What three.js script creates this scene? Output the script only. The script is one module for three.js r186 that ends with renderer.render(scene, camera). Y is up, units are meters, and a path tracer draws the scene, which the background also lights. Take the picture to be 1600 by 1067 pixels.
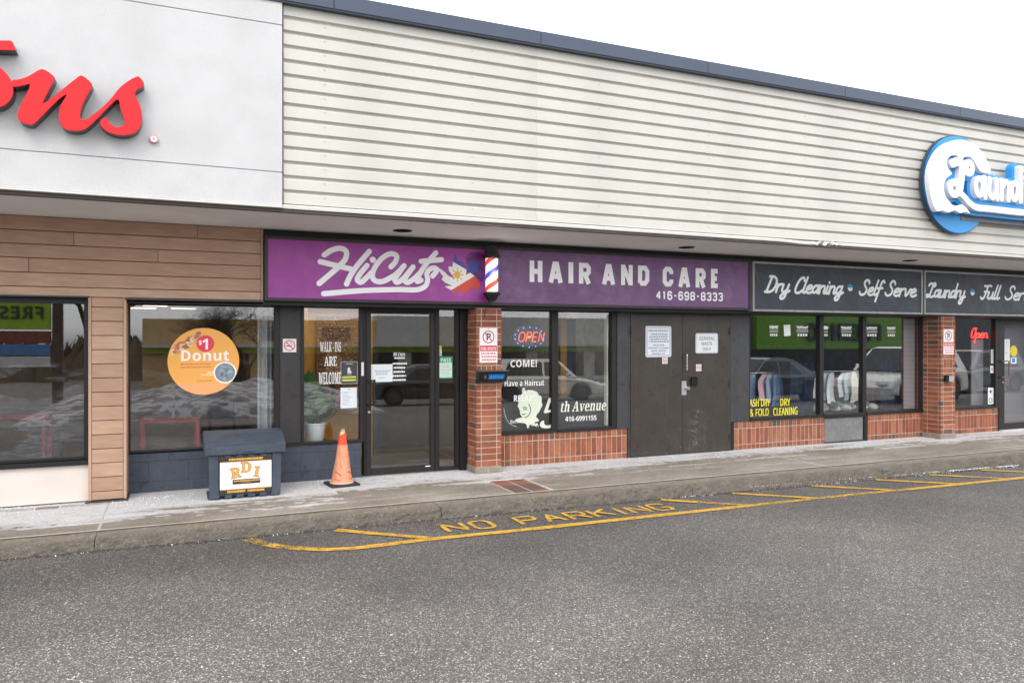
import * as THREE from 'three';
import { mergeGeometries, mergeVertices } from 'three/addons/utils/BufferGeometryUtils.js';
import { RectAreaLightUniformsLib } from 'three/addons/lights/RectAreaLightUniformsLib.js';
import { FontLoader } from 'three/addons/loaders/FontLoader.js';
import { TextGeometry } from 'three/addons/geometries/TextGeometry.js';
import { ParametricGeometry } from 'three/addons/geometries/ParametricGeometry.js';

// ---------------------------------------------------------------- camera, sky, sun, exposure
const scene = new THREE.Scene();
const renderer = new THREE.WebGLRenderer({ antialias: true });
renderer.toneMapping = THREE.LinearToneMapping;
renderer.toneMappingExposure = 1.25;
renderer.shadowMap.enabled = true;
const D2R = Math.PI / 180;
const camera = new THREE.PerspectiveCamera(47.93, 1024 / 682, 0.1, 900);
camera.position.set(0, 1.65, 9.2);
{ const th = 23.728 * D2R, p = 0.1 * D2R; camera.lookAt(Math.sin(th) * 10, 1.65 - Math.tan(p) * 10, 9.2 - Math.cos(th) * 10); }
const SKY_LOW = 1.75, SKY_HIGH = 2.1;
function rng(seed) { let a = seed >>> 0; return () => { a = (a + 0x6D2B79F5) | 0; let t = Math.imul(a ^ (a >>> 15), 1 | a); t = (t + Math.imul(t ^ (t >>> 7), 61 | t)) ^ t; return ((t ^ (t >>> 14)) >>> 0) / 4294967296; }; }
function hash(x, y, s) { let h = Math.imul(x, 374761393) + Math.imul(y, 668265263) + Math.imul(s, 1442695041); h = Math.imul(h ^ (h >>> 13), 1274126177); return ((h ^ (h >>> 16)) >>> 0) / 4294967296; }
function vnoise(x, y, s = 0, per = 0) {
  const xi = Math.floor(x), yi = Math.floor(y); let fx = x - xi, fy = y - yi; fx = fx * fx * (3 - 2 * fx); fy = fy * fy * (3 - 2 * fy);
  const w = (v) => per ? ((v % per) + per) % per : v;
  const a = hash(w(xi), w(yi), s), b = hash(w(xi + 1), w(yi), s), c = hash(w(xi), w(yi + 1), s), d = hash(w(xi + 1), w(yi + 1), s);
  return a + (b - a) * fx + (c - a) * fy + (a - b - c + d) * fx * fy;
}
function fbm(x, y, o = 4, s = 0, per = 0) { let v = 0, a = 0.5, t = 0; for (let i = 0; i < o; i++) { v += a * vnoise(x, y, s + i * 17, per); t += a; a *= 0.5; x *= 2; y *= 2; per *= 2; } return v / t; }
{ const w = 256, h = 128, d = new Float32Array(w * h * 4);
  for (let j = 0; j < h; j++) for (let i = 0; i < w; i++) {
    const el = ((j + 0.5) / h - 0.5) * Math.PI, s = Math.max(0, Math.sin(el)), k = (j * w + i) * 4;
    let L = SKY_LOW + (SKY_HIGH - SKY_LOW) * s; L *= 0.94 + 0.12 * fbm(i / w * 8, j / h * 5, 3, 5, 8);
    if (el < 0) L = 0.35;
    d[k] = L * 0.985; d[k + 1] = L; d[k + 2] = L * 1.02; d[k + 3] = 1; }
  const t = new THREE.DataTexture(d, w, h, THREE.RGBAFormat, THREE.FloatType);
  t.mapping = THREE.EquirectangularReflectionMapping; t.magFilter = t.minFilter = THREE.LinearFilter; t.needsUpdate = true;
  scene.background = t; scene.environment = t; }
const sun = new THREE.DirectionalLight(0xfff4e8, 0.9);
sun.position.set(-9, 26, 22); sun.target.position.set(4, 0, 0); sun.castShadow = true; sun.shadow.radius = 45; sun.shadow.mapSize.set(2048, 2048);
Object.assign(sun.shadow.camera, { left: -30, right: 30, top: 30, bottom: -30, near: 1, far: 120 });
scene.add(sun, sun.target);
RectAreaLightUniformsLib.init();

// ---------------------------------------------------------------- helpers
const origins = new WeakMap(); const taken = new Map();
const V3 = (x, y, z) => new THREE.Vector3(x, y, z);
function numbered(n) { const k = taken.get(n) || 0; taken.set(n, k + 1); return k ? `${n}_${String(k).padStart(3, '0')}` : n; }
function tag(o, label, category, group, kind) { o.userData = {}; if (label) o.userData.label = label; if (category) o.userData.category = category; if (group) o.userData.group = group; if (kind) o.userData.kind = kind; return o; }
function thing(name, label, category, at = [0, 0, 0], group, kind) { const g = new THREE.Group(); g.name = numbered(name); g.position.set(...at); origins.set(g, at); scene.add(g); tag(g, label, category, group, kind); return g; }
function sub(parent, name) { const g = new THREE.Group(); g.name = name; parent.add(g); origins.set(g, origins.get(parent)); return g; }
function add(parent, name, geo, mat, at = [0, 0, 0], rot) {   // at: world place of the geometry's own zero
  const m = new THREE.Mesh(geo, mat); m.name = name; m.castShadow = m.receiveShadow = true;
  const o = origins.get(parent) || [0, 0, 0]; m.position.set(at[0] - o[0], at[1] - o[1], at[2] - o[2]); if (rot) m.rotation.set(...rot);
  parent.add(m); origins.set(m, at); return m;
}
function solo(name, geo, mat, label, category, at = [0, 0, 0], group, rot) { const m = add(scene, numbered(name), geo, mat, at, rot); tag(m, label, category, group); return m; }
// a box with chamfered edges and uv in metres
function mbox(x0, x1, y0, y1, z0, z1, c = 0, uo = 0) {
  const P = [], U = [], cx = (x0 + x1) / 2, cy = (y0 + y1) / 2, cz = (z0 + z1) / 2, hx = (x1 - x0) / 2, hy = (y1 - y0) / 2, hz = (z1 - z0) / 2;
  const tri = (a, b, d) => {
    const n = V3(...b).sub(V3(...a)).cross(V3(...d).sub(V3(...a))), m = [(a[0] + b[0] + d[0]) / 3, (a[1] + b[1] + d[1]) / 3, (a[2] + b[2] + d[2]) / 3];
    if (n.lengthSq() < 1e-16) return; if (n.x * m[0] + n.y * m[1] + n.z * m[2] < 0) { const t = b; b = d; d = t; }
    const ax = Math.abs(n.x), ay = Math.abs(n.y), az = Math.abs(n.z);
    for (const p of [a, b, d]) { const X = p[0] + cx, Y = p[1] + cy, Z = p[2] + cz; P.push(X, Y, Z); U.push(...(az >= ax && az >= ay ? [X + uo, Y + uo] : ax >= ay ? [Z + uo, Y + uo] : [X + uo, Z + uo])); }
  };
  const quad = (a, b, d, e) => { tri(a, b, d); tri(a, d, e); };
  const pt = (k, sx, sy, sz) => [sx * (hx - (k === 0 ? 0 : c)), sy * (hy - (k === 1 ? 0 : c)), sz * (hz - (k === 2 ? 0 : c))];
  for (const s of [-1, 1]) {
    quad(pt(0, s, -1, -1), pt(0, s, 1, -1), pt(0, s, 1, 1), pt(0, s, -1, 1));
    quad(pt(1, -1, s, -1), pt(1, 1, s, -1), pt(1, 1, s, 1), pt(1, -1, s, 1));
    quad(pt(2, -1, -1, s), pt(2, 1, -1, s), pt(2, 1, 1, s), pt(2, -1, 1, s));
  }
  if (c > 0) {
    for (const a of [-1, 1]) for (const b of [-1, 1]) {
      quad(pt(1, -1, a, b), pt(1, 1, a, b), pt(2, 1, a, b), pt(2, -1, a, b));
      quad(pt(0, a, -1, b), pt(0, a, 1, b), pt(2, a, 1, b), pt(2, a, -1, b));
      quad(pt(0, a, b, -1), pt(0, a, b, 1), pt(1, a, b, 1), pt(1, a, b, -1));
      for (const e of [-1, 1]) tri(pt(0, a, b, e), pt(1, a, b, e), pt(2, a, b, e));
    }
  }
  const g = new THREE.BufferGeometry(); g.setAttribute('position', new THREE.Float32BufferAttribute(P, 3)); g.setAttribute('uv', new THREE.Float32BufferAttribute(U, 2)); g.computeVertexNormals(); return g;
}
const merge = (list) => mergeGeometries(list.map((g) => { const n = g.index ? g.toNonIndexed() : g; for (const k of Object.keys(n.attributes)) if (!['position', 'normal', 'uv'].includes(k)) n.deleteAttribute(k); return n; }));
// a flat printed panel: front face takes the whole picture, the rim a plain material (two slots)
function panelGeo(x0, x1, y0, y1, z0, z1, c = 0.0) {
  const front = new THREE.BufferGeometry();
  front.setAttribute('position', new THREE.Float32BufferAttribute([x0, y0, z1, x1, y0, z1, x1, y1, z1, x0, y0, z1, x1, y1, z1, x0, y1, z1], 3));
  front.setAttribute('uv', new THREE.Float32BufferAttribute([0, 0, 1, 0, 1, 1, 0, 0, 1, 1, 0, 1], 2)); front.computeVertexNormals();
  const b = mbox(x0, x1, y0, y1, z0, z1 - 0.0008, c);
  const g = mergeGeometries([front, b]); g.clearGroups(); g.addGroup(0, 6, 0); g.addGroup(6, b.attributes.position.count, 1); return g;
}
function canvasTex(w, h, draw, alpha = false) {
  const c = document.createElement('canvas'); c.width = w; c.height = h; const x = c.getContext('2d');
  if (alpha) x.clearRect(0, 0, w, h); draw(x, w, h); const t = new THREE.CanvasTexture(c); t.colorSpace = THREE.SRGBColorSpace; t.magFilter = THREE.LinearFilter; return t;
}
function dataTex(w, h, fn, srgb = true, size = 1, size2 = size) {
  const d = new Uint8Array(w * h * 4); for (let j = 0; j < h; j++) for (let i = 0; i < w; i++) { const k = (j * w + i) * 4, v = fn(i, j); d[k] = v[0]; d[k + 1] = v[1]; d[k + 2] = v[2]; d[k + 3] = v.length > 3 ? v[3] : 255; }
  const t = new THREE.DataTexture(d, w, h, THREE.RGBAFormat); t.wrapS = t.wrapT = THREE.RepeatWrapping; t.magFilter = THREE.LinearFilter; t.minFilter = THREE.LinearMipmapLinearFilter; t.repeat.set(1 / size, 1 / size2); if (srgb) t.colorSpace = THREE.SRGBColorSpace; t.needsUpdate = true; return t;
}
const again = (t, size, size2 = size) => { const c = t.clone(); c.repeat.set(1 / size, 1 / size2); c.needsUpdate = true; return c; };
const std = (c, rough = 0.7, o = {}) => new THREE.MeshStandardMaterial({ color: c, roughness: rough, ...o });
const lin = (r, g, b) => new THREE.Color().setRGB(r, g, b);
// shared grain maps (tileable)
const G1 = dataTex(512, 512, (i, j) => { const n = fbm(i / 32, j / 32, 5, 3, 16), v = 205 + 50 * n - 14 * hash(i, j, 9); return [v, v, v]; }, true, 1.3);
const G0 = dataTex(512, 512, (i, j) => { const v = 238 + 16 * fbm(i / 64, j / 64, 4, 63, 8) - 5 * hash(i, j, 9); return [v, v, v]; }, true, 2.3);
const G1b = dataTex(512, 512, (i, j) => { const v = 255 * (0.6 * fbm(i / 8, j / 8, 4, 21, 64) + 0.4 * hash(i, j, 4)); return [v, v, v]; }, false, 0.8);
const GRUB = dataTex(512, 512, (i, j) => { const n = fbm(i / 64, j / 64, 5, 13, 8), m = fbm(i / 12, j / 128, 4, 33, 43); let v = 190 + 60 * n; if (m > 0.66) v += (m - 0.66) * 260; if (fbm(i / 20, j / 20, 3, 8, 26) < 0.27) v -= 30; v = Math.min(255, v); return [v, v, v]; }, true, 1.7);
const WOODT = dataTex(512, 512, (i, j) => { const a = fbm(i / 128, j / 4, 5, 41, 4), b = fbm(i / 64, j / 40, 3, 55, 8); const v = 190 + 52 * a + 26 * (b - 0.5); return [v, v - 3, v - 6]; }, true, 1.1, 0.28);

// ---------------------------------------------------------------- materials
const M = {
  black: std(0x121214, 0.45, { map: G1 }), frame: std(0x131215, 0.5, { map: GRUB }), frameBrown: std(0x1e191b, 0.5, { map: GRUB }),
  greyPost: std(0x4a4b50, 0.4, { map: GRUB, bumpMap: again(G1b, 1.2), bumpScale: 0.002 }), steelDoor: std(0x48423c, 0.38, { map: GRUB, bumpMap: again(G1b, 1.5), bumpScale: 0.0015 }),
  navy: std(0x4b5464, 0.55, { map: GRUB, bumpMap: G1b, bumpScale: 0.003 }), cream: std(0xe0d6ce, 0.7, { map: G0 }),
  stucco: std(0xd6d6d8, 0.95, { map: G0, bumpMap: again(G1b, 0.35), bumpScale: 0.004 }), siding: std(0xcfcdc6, 0.55, { map: again(G0, 3.1) }), trimWhite: std(0xdcdad4, 0.5, { map: G0 }), brownTrim: std(0x5c5350, 0.5, { map: G1 }),
  cap: std(0x465164, 0.35, { map: G0, metalness: 0.2 }), soffit: std(0xe9e7e6, 0.85, { map: again(G0, 2.7) }), mortar: std(0xd6c1ac, 0.95, { map: G1, bumpMap: G1b, bumpScale: 0.003 }),
  concrete: std(0xa39b90, 0.9, { map: GRUB, bumpMap: G1b, bumpScale: 0.006 }), white: std(0xe8e8ea, 0.5), paper: std(0xeef1f4, 0.8), alu: std(0xb9bcc0, 0.35, { metalness: 0.7 }), chrome: std(0xc9c9cb, 0.22, { metalness: 0.9 }),
  glass: new THREE.MeshPhysicalMaterial({ color: 0xffffff, roughness: 0, transmission: 1, thickness: 0, ior: 1.86 }),
  dark: std(0x1b1c20, 0.6), floorTile: std(0x86807a, 0.5, { map: G1 }), ceil: std(0xc9c8c4, 0.9), wallGrey: std(0xb3b2b0, 0.9, { map: G1 }), wallDonut: std(0x7d6a58, 0.9, { map: G1 }), wallGold: std(0xc99a45, 0.85, { map: G1 }), wallLaundry: std(0x6f747c, 0.9, { map: G1 }),
  red: std(0xd8202c, 0.35), rust: std(0x5a2c1c, 0.8), glossBlack: std(0x151619, 0.25),
};
const wood = [[0.62, 0.4, 0.285], [0.66, 0.43, 0.31], [0.58, 0.37, 0.262], [0.69, 0.465, 0.34]].map((c) => std(lin(...c), 0.6, { map: WOODT, bumpMap: again(WOODT, 1.1, 0.28), bumpScale: 0.0015 }));
const brickTones = [[0.4, 0.118, 0.064], [0.46, 0.15, 0.078], [0.34, 0.1, 0.058], [0.5, 0.185, 0.1], [0.32, 0.13, 0.085], [0.17, 0.105, 0.08], [0.11, 0.09, 0.08]];
const brickMat = brickTones.map((c, i) => std(lin(...c), 0.75, { map: again(GRUB, 0.33 + 0.07 * i), bumpMap: again(G1b, 0.3), bumpScale: 0.003 }));
const pickBrick = (r) => { const v = r(); return brickMat[v < 0.26 ? 0 : v < 0.5 ? 1 : v < 0.66 ? 2 : v < 0.78 ? 3 : v < 0.88 ? 4 : v < 0.95 ? 5 : 6]; };

// ---------------------------------------------------------------- ground
const lotY = (x, z) => { const near = -0.085 - 0.0058 * (Math.min(16, Math.max(-4, x)) + 1); let y = near; if (z > 7) y -= 0.052 * (Math.min(z, 30) - 7); if (z > 30) y -= 0.02 * (Math.min(z, 60) - 30); return y; };
const asph = (() => {
  const N = 2048, col = new Float32Array(N * N), hgt = new Float32Array(N * N), warm = new Float32Array(N * N), r = rng(77);
  for (let j = 0; j < N; j++) for (let i = 0; i < N; i++) { const k = j * N + i; col[k] = 0.03 + 0.025 * hash(i, j, 2); hgt[k] = 0.1 * hash(i, j, 3); }
  for (let n = 0; n < 400000; n++) {
    const cx = r() * N, cy = r() * N, a = 1.3 + 1.9 * r() * r() + (r() < 0.04 ? 1.2 : 0), b = a * (0.6 + 0.4 * r()), t = r() * 3.14, ct = Math.cos(t), st = Math.sin(t), u = (r() + r() + r()) / 3, g = 0.026 + 0.36 * u * u * u * 1.35 + 0.03 * u + (r() < 0.035 ? 0.14 * r() : 0), hh = 0.35 + 0.65 * r(), w = r() < 0.4 ? r() : 0, R = Math.ceil(a);
    for (let y = -R; y <= R; y++) for (let x = -R; x <= R; x++) { const p = (x * ct + y * st) / a, q = (-x * st + y * ct) / b, e = p * p + q * q; if (e > 1) continue; const k = ((((cy | 0) + y) & (N - 1)) * N) + (((cx | 0) + x) & (N - 1)); if (e > 0.7) { col[k] = 0.03 + 0.02 * hash(x + n, y, 6); hgt[k] = 0.1; warm[k] = 0.3; } else { col[k] = g * (0.88 + 0.24 * hash(x + n, y, 8)); hgt[k] = hh * (1 - 0.5 * e); warm[k] = w; } }
  }
  const enc = (w) => { const v = w * 1.62; return 255 * (v <= 0.0031308 ? v * 12.92 : 1.055 * Math.pow(Math.min(1, v), 1 / 2.4) - 0.055); };
  const big = (i, j) => 0.82 + 0.36 * fbm(i / 256, j / 256, 4, 61, 8);
  return { map: dataTex(N, N, (i, j) => { const k = j * N + i, f = big(i, j), w = warm[k], v = col[k] * f; return [enc(v * (1.02 + 0.1 * w)), enc(v), enc(v * (0.985 - 0.12 * w))]; }, true, 5.2), bump: dataTex(N, N, (i, j) => { const v = 255 * hgt[j * N + i]; return [v, v, v]; }, false, 5.2) };
})();
M.asphalt = std(0xffffff, 0.7, { map: asph.map, bumpMap: asph.bump, bumpScale: 0.009, vertexColors: true });
const lot = thing('parking_lot', 'grey worn asphalt parking lot with coarse stone aggregate', 'parking lot', [0, 0, 0], null, 'structure');
{ const xs = [-160, -90, -50, -25, -14], zs = [-150, -60, -20, -5, 1.5]; for (let x = -9; x <= 20; x += 0.25) xs.push(x); xs.push(24, 30, 45, 70, 110, 200); for (let z = 1.75; z <= 10; z += 0.25) zs.push(z); for (let z = 11; z < 31; z += 2) zs.push(z); zs.push(36, 45, 60, 90, 150, 260);
  const P = [], U = [], C = [], I = [];
  for (const z of zs) for (const x of xs) { P.push(x, z < 1.6 ? -0.35 : lotY(x, z) + 0.006 * (fbm(x * 0.7, z * 0.7, 2, 90) - 0.5), z); U.push(x, z);
    const stain = fbm(x * 0.55 + 40, z * 0.75 + 9, 4, 71), f = 0.52 + 0.94 * stain, w = fbm(x * 0.4, z * 0.5, 3, 72) - 0.4; C.push(f * (1.02 + 0.2 * w), f, f * (0.995 - 0.17 * w)); }
  for (let j = 0; j + 1 < zs.length; j++) for (let i = 0; i + 1 < xs.length; i++) { const a = j * xs.length + i, b = a + 1, c = a + xs.length, d = c + 1; I.push(a, c, b, b, c, d); }
  const g = new THREE.BufferGeometry(); g.setAttribute('position', new THREE.Float32BufferAttribute(P, 3)); g.setAttribute('uv', new THREE.Float32BufferAttribute(U, 2)); g.setAttribute('color', new THREE.Float32BufferAttribute(C, 3)); g.setIndex(I); g.computeVertexNormals();
  add(lot, 'asphalt', g, M.asphalt); }
// yellow paint, worn through to the stones
const paintTex = (wear, seed) => dataTex(512, 512, (i, j) => { const n = 0.35 * fbm(i / 24, j / 24, 4, seed, 21) + 0.65 * fbm(i / 2.5, j / 2.5, 2, seed + 9, 205), v = 0.85 + 0.3 * (hash(i, j, seed) - 0.5); return [236 * v, 184 * v, 66 * v, n > wear ? 255 : 0]; }, true, 1.25);
M.paint = std(0xffffff, 0.75, { map: paintTex(0.4, 5), alphaTest: 0.5, bumpMap: again(asph.bump, 5.2), bumpScale: 0.004 });
M.paintWorn = std(0xffffff, 0.75, { map: paintTex(0.5, 6), alphaTest: 0.5 });
M.paintGhost = std(0xe0c8a0, 0.8, { map: paintTex(0.57, 7), alphaTest: 0.5 });
function ribbon(pts, w, lift = 0.007) {
  const P = [], U = [], I = [], c = []; for (let i = 0; i + 1 < pts.length; i++) { const n = Math.max(1, Math.ceil(Math.hypot(pts[i + 1][0] - pts[i][0], pts[i + 1][1] - pts[i][1]) / 0.12)); for (let k = 0; k < n; k++) c.push([pts[i][0] + (pts[i + 1][0] - pts[i][0]) * k / n, pts[i][1] + (pts[i + 1][1] - pts[i][1]) * k / n]); } c.push(pts[pts.length - 1]);
  c.forEach((p, i) => { const a = c[Math.max(0, i - 1)], b = c[Math.min(c.length - 1, i + 1)], l = Math.hypot(b[0] - a[0], b[1] - a[1]) || 1, nx = -(b[1] - a[1]) / l, nz = (b[0] - a[0]) / l, ww = w * (0.92 + 0.16 * hash(i, Math.round(p[0] * 50), 3)); for (const s of [-1, 1]) { const x = p[0] + s * nx * ww / 2, z = p[1] + s * nz * ww / 2; P.push(x, lotY(x, z) + lift, z); U.push(x, z); } });
  for (let i = 0; i + 1 < c.length; i++) { const a = i * 2; I.push(a, a + 2, a + 1, a + 1, a + 2, a + 3); }
  const g = new THREE.BufferGeometry(); g.setAttribute('position', new THREE.Float32BufferAttribute(P, 3)); g.setAttribute('uv', new THREE.Float32BufferAttribute(U, 2)); g.setIndex(I); g.computeVertexNormals(); if (g.attributes.normal.getY(0) < 0) { g.setIndex(I.slice().reverse()); g.computeVertexNormals(); } return g;
}
add(lot, 'painted_line', ribbon([[1.0, 2.64], [1.15, 2.73], [1.35, 2.78], [1.6, 2.77], [2.05, 2.74], [3.1, 2.75], [4.3, 2.73], [5.7, 2.71]], 0.1), M.paint);
add(lot, 'painted_line', ribbon([[5.7, 2.71], [7.3, 2.69], [8.0, 2.71]], 0.085), M.paintWorn);
add(lot, 'painted_line', ribbon([[8.0, 2.71], [10.1, 2.72], [13, 2.74], [19, 2.78]], 0.1), M.paint);
add(lot, 'painted_line', ribbon([[0.58, 2.13], [0.7, 2.35], [0.82, 2.5], [1.0, 2.64]], 0.11), M.paintWorn);
for (const [x, w] of [[1.35, 0], [4.92, 0], [5.9, 0], [7.12, 0], [8.2, 0], [9.18, 0], [10.2, 0], [11.25, 0], [12.3, 0], [13.35, 0], [14.4, 0]]) { add(lot, 'painted_line', ribbon([[x, 2.1], [x + 0.3, 2.36]], 0.1, 0.009), M.paint); add(lot, 'painted_line', ribbon([[x + 0.3, 2.36], [x + 0.7, 2.7]], 0.085, 0.009), (x * 7 | 0) % 2 ? M.paint : M.paintWorn); }
{ const L = { N: [[[0, 1], [0, 0], [1, 1], [1, 0]]], O: [[[0.15, 0], [0, 0.25], [0, 0.75], [0.15, 1], [0.85, 1], [1, 0.75], [1, 0.25], [0.85, 0], [0.15, 0]]], P: [[[0, 1], [0, 0], [0.85, 0], [1, 0.15], [1, 0.4], [0.85, 0.52], [0, 0.52]]], A: [[[0, 1], [0.5, 0], [1, 1]], [[0.2, 0.65], [0.8, 0.65]]], R: [[[0, 1], [0, 0], [0.85, 0], [1, 0.15], [1, 0.4], [0.85, 0.52], [0, 0.52]], [[0.5, 0.52], [1, 1]]], K: [[[0, 0], [0, 1]], [[1, 0], [0, 0.55]], [[0.35, 0.4], [1, 1]]], I: [[[0.5, 0], [0.5, 1]]], G: [[[1, 0.2], [0.85, 0], [0.15, 0], [0, 0.2], [0, 0.8], [0.15, 1], [0.85, 1], [1, 0.8], [1, 0.55], [0.6, 0.55]]] };
  let x = 2.3; for (const ch of 'NO PARKING') { if (ch === ' ') { x += 0.2; continue; } const w = ch === 'I' ? 0.08 : 0.19; add(lot, 'painted_letter', merge(L[ch].map((s, i) => ribbon(s.map(([u, v]) => [x + u * w, 2.27 + v * 0.29]), 0.045, 0.008 + i * 0.003))), M.paint); x += w + 0.085; } }
// sidewalk slabs
M.slab = (() => { const W = 2048, H = 512; const t = dataTex(W, H, (i, j) => {
  const x = i / W * 20 - 3, z = j / H * 2; let n = fbm(x * 1.6, z * 3.2, 5, 101), f = fbm(x * 14, z * 18, 3, 111), g = hash(i, j, 5), sp = hash(i >> 1, j, 6);
  let r = 150 + 46 * (n - 0.5) + 20 * (g - 0.5) + 18 * (f - 0.5), gg = r - 9, b = r - 20; if (sp > 0.93) { r += 26; gg += 26; b += 26; } if (sp < 0.06) { r -= 26; gg -= 26; b -= 26; }
  const streak = fbm(x * 1.1, z * 9, 4, 121), lo = fbm(x * 0.45, 3.3, 3, 131), reach = 0.66 + 0.75 * (lo - 0.35) + (x < 1.6 ? 0.42 : 0) - (x > 4 && x < 7.4 ? 0.12 : 0);
  const cover = (reach - z) * 1.5 + (streak - 0.5) * 1.9 + (f - 0.5) * 0.75;
  let s = cover > 0.1 ? Math.min(1, 0.45 + cover * 0.9) : 0; if (s && g < 0.13) s *= 0.4; if (!s && streak > 0.62 && g > 0.45) s = 0.32; if (!s && g > 0.972) s = 0.5;
  r += (226 - r) * s; gg += (226 - gg) * s; b += (230 - b) * s; return [r, gg, b]; }); t.wrapS = t.wrapT = THREE.ClampToEdgeWrapping; t.repeat.set(1 / 20, 1 / 2); t.offset.set(3 / 20, 0); return std(0xf0f0f0, 0.85, { map: t, bumpMap: again(G1b, 0.4), bumpScale: 0.006 }); })();
const walk = thing('sidewalk', 'concrete sidewalk in front of the shops with salt and snow dusting', 'sidewalk', [0, 0, 0], null, 'structure');
M.salt = std(0xcfc8bf, 0.95, { map: G1, bumpMap: G1b, bumpScale: 0.004 });
const SX = [-12, -0.61, 3.36, 3.82, 7.83, 12.12, 18];
for (let i = 0; i < SX.length - 1; i++) { const a = SX[i] + 0.006, b = SX[i + 1] - 0.006; add(walk, 'slab', mbox(a, b, -0.3, 0, i === 2 ? -0.02 : -0.05, i === 2 ? 0.84 : 1.645, 0.004), M.slab); if (i) add(walk, 'joint', mbox(a - 0.012, a, -0.2, -0.003, 0.3, 1.64), M.salt); }
add(walk, 'joint', mbox(-12, 18, -0.2, 0.0018, 1.643, 1.666), M.salt);
{ add(walk, 'mortar_bed', mbox(3.366, 3.814, -0.2, -0.008, 0.84, 1.645), M.salt); const g = mbox(-0.098, 0.098, -0.05, 0, -0.036, 0.036, 0.004), r = rng(4); for (let i = 0; i < 2; i++) for (let k = 0; k < 9; k++) add(walk, 'paver', g, brickMat[[4, 4, 5, 5, 4][r() * 5 | 0]], [3.482 + i * 0.216, -0.002 - 0.003 * r(), 0.9 + k * 0.083]); }
{ const g = mbox(-0.1, 0.1, -0.05, 0, -0.05, 0.05, 0.005), r = rng(14), pv = std(0xa08a86, 0.9, { map: again(GRUB, 0.4) }), pv2 = std(0xc4bfbd, 0.95, { map: G1, bumpMap: G1b, bumpScale: 0.006 }); for (let i = 0; i < 14; i++) add(walk, 'paver', g, r() < 0.35 ? pv : pv2, [-0.72 - i * 0.215, 0.006 + 0.003 * r(), 0.46]); }
// kerb with a broken face
M.kerbFace = std(0x8f867b, 0.95, { map: again(GRUB, 0.37), bumpMap: again(asph.bump, 3.4), bumpScale: 0.016 });
M.kerb = std(0xa69b8b, 0.92, { map: again(GRUB, 0.9), bumpMap: again(G1b, 0.25), bumpScale: 0.012 });
{ const kerb = thing('curb', 'low weathered concrete curb with a rough crumbling face', 'curb', [0, 0, 0], null, 'structure');
  const cuts = [-12, -3.6, -0.61, 2.4, 5.4, 8.4, 11.4, 14.4, 18];
  for (let s = 0; s + 1 < cuts.length; s++) { const P = [], U = [], I = [], n = Math.ceil((cuts[s + 1] - cuts[s]) / 0.035); const a = cuts[s] + 0.003, b = cuts[s + 1] - 0.003;
    for (let i = 0; i <= n; i++) { const x = a + (b - a) * i / n, big = Math.max(0, fbm(x * 2.2, 8, 3, 17) - 0.5) * 0.2, ez = 1.925 - big + 0.012 * fbm(x * 12, 3, 2, 27);
      const pr = [[1.664, -0.2], [1.664, 0], [1.75, 0.001], [1.83, 0.001], [ez, 0]]; pr.forEach(([z, y]) => { P.push(x, y, z); U.push(x, z - y); }); }
    const m = 5; for (let i = 0; i < n; i++) for (let k = 0; k + 1 < m; k++) { const p = i * m + k; I.push(p, p + 1, p + m, p + 1, p + m + 1, p + m); }
    const mk = (P, U, I) => { const g = new THREE.BufferGeometry(); g.setAttribute('position', new THREE.Float32BufferAttribute(P, 3)); g.setAttribute('uv', new THREE.Float32BufferAttribute(U, 2)); g.setIndex(I); g.computeVertexNormals(); return g; };
    const st = sub(kerb, 'curb_stone'); add(st, 'curb_top', mk(P, U, I), M.kerb);
    const P2 = [], U2 = [], I2 = [], n2 = Math.ceil((b - a) / 0.022), R = 12; for (let i = 0; i <= n2; i++) { const x = a + (b - a) * i / n2, big = Math.max(0, fbm(x * 2.2, 8, 3, 17) - 0.5) * 0.2, ez = 1.925 - big + 0.012 * fbm(x * 12, 3, 2, 27), y1 = lotY(x, 2.1) - 0.03, chew = fbm(x * 1.1, 6, 3, 57); for (let k = 0; k <= R; k++) { const t = k / R, no = fbm(x * 46, t * 9, 3, 37) - 0.5, n3 = fbm(x * 9, t * 3, 2, 38) - 0.5, e = Math.sin(Math.PI * Math.min(1, t * 1.6 + 0.02)), z = ez + (2.055 - ez) * Math.pow(t, 0.62 - 0.25 * chew) + (no * 0.04 + n3 * 0.022) * (k ? 1 : 0), y = (k ? 0.002 : 0) + (y1) * Math.pow(t, 1.5) + (k ? no * 0.02 - 0.004 : 0); P2.push(x, y, z); U2.push(x, t * 0.2); } }
    for (let i = 0; i < n2; i++) for (let k = 0; k < R; k++) { const p = i * (R + 1) + k; I2.push(p, p + 1, p + R + 1, p + 1, p + R + 2, p + R + 1); } add(st, 'curb_face', mk(P2, U2, I2), M.kerbFace); } }
// loose grit and leftover snow in the gutter and by the wall
function scatter(name, n, geo, mat, place, label, seed) { const m = new THREE.InstancedMesh(geo, mat, n), r = rng(seed), d = new THREE.Object3D(); for (let i = 0; i < n; i++) { const [x, y, z, s] = place(r); d.position.set(x, y, z); d.rotation.set(r() * 6, r() * 6, r() * 6); d.scale.set(s * (0.7 + r() * 0.8), s * (0.5 + 0.5 * r()), s * (0.7 + 0.6 * r())); d.updateMatrix(); m.setMatrixAt(i, d.matrix); } m.name = name; m.castShadow = m.receiveShadow = true; tag(m, label, name.split('_')[0], null, 'stuff'); scene.add(m); }
const chip = new THREE.IcosahedronGeometry(1, 0);
scatter('gravel', 6500, chip, std(0x4a4540, 0.95), (r) => { const x = -3 + 19 * r(), z = 2.03 + 0.09 * r() * r(); return [x, lotY(x, z) + 0.003, z, 0.003 + 0.01 * r() * r()]; }, 'loose grey gravel lying along the foot of the curb', 31);
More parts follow.
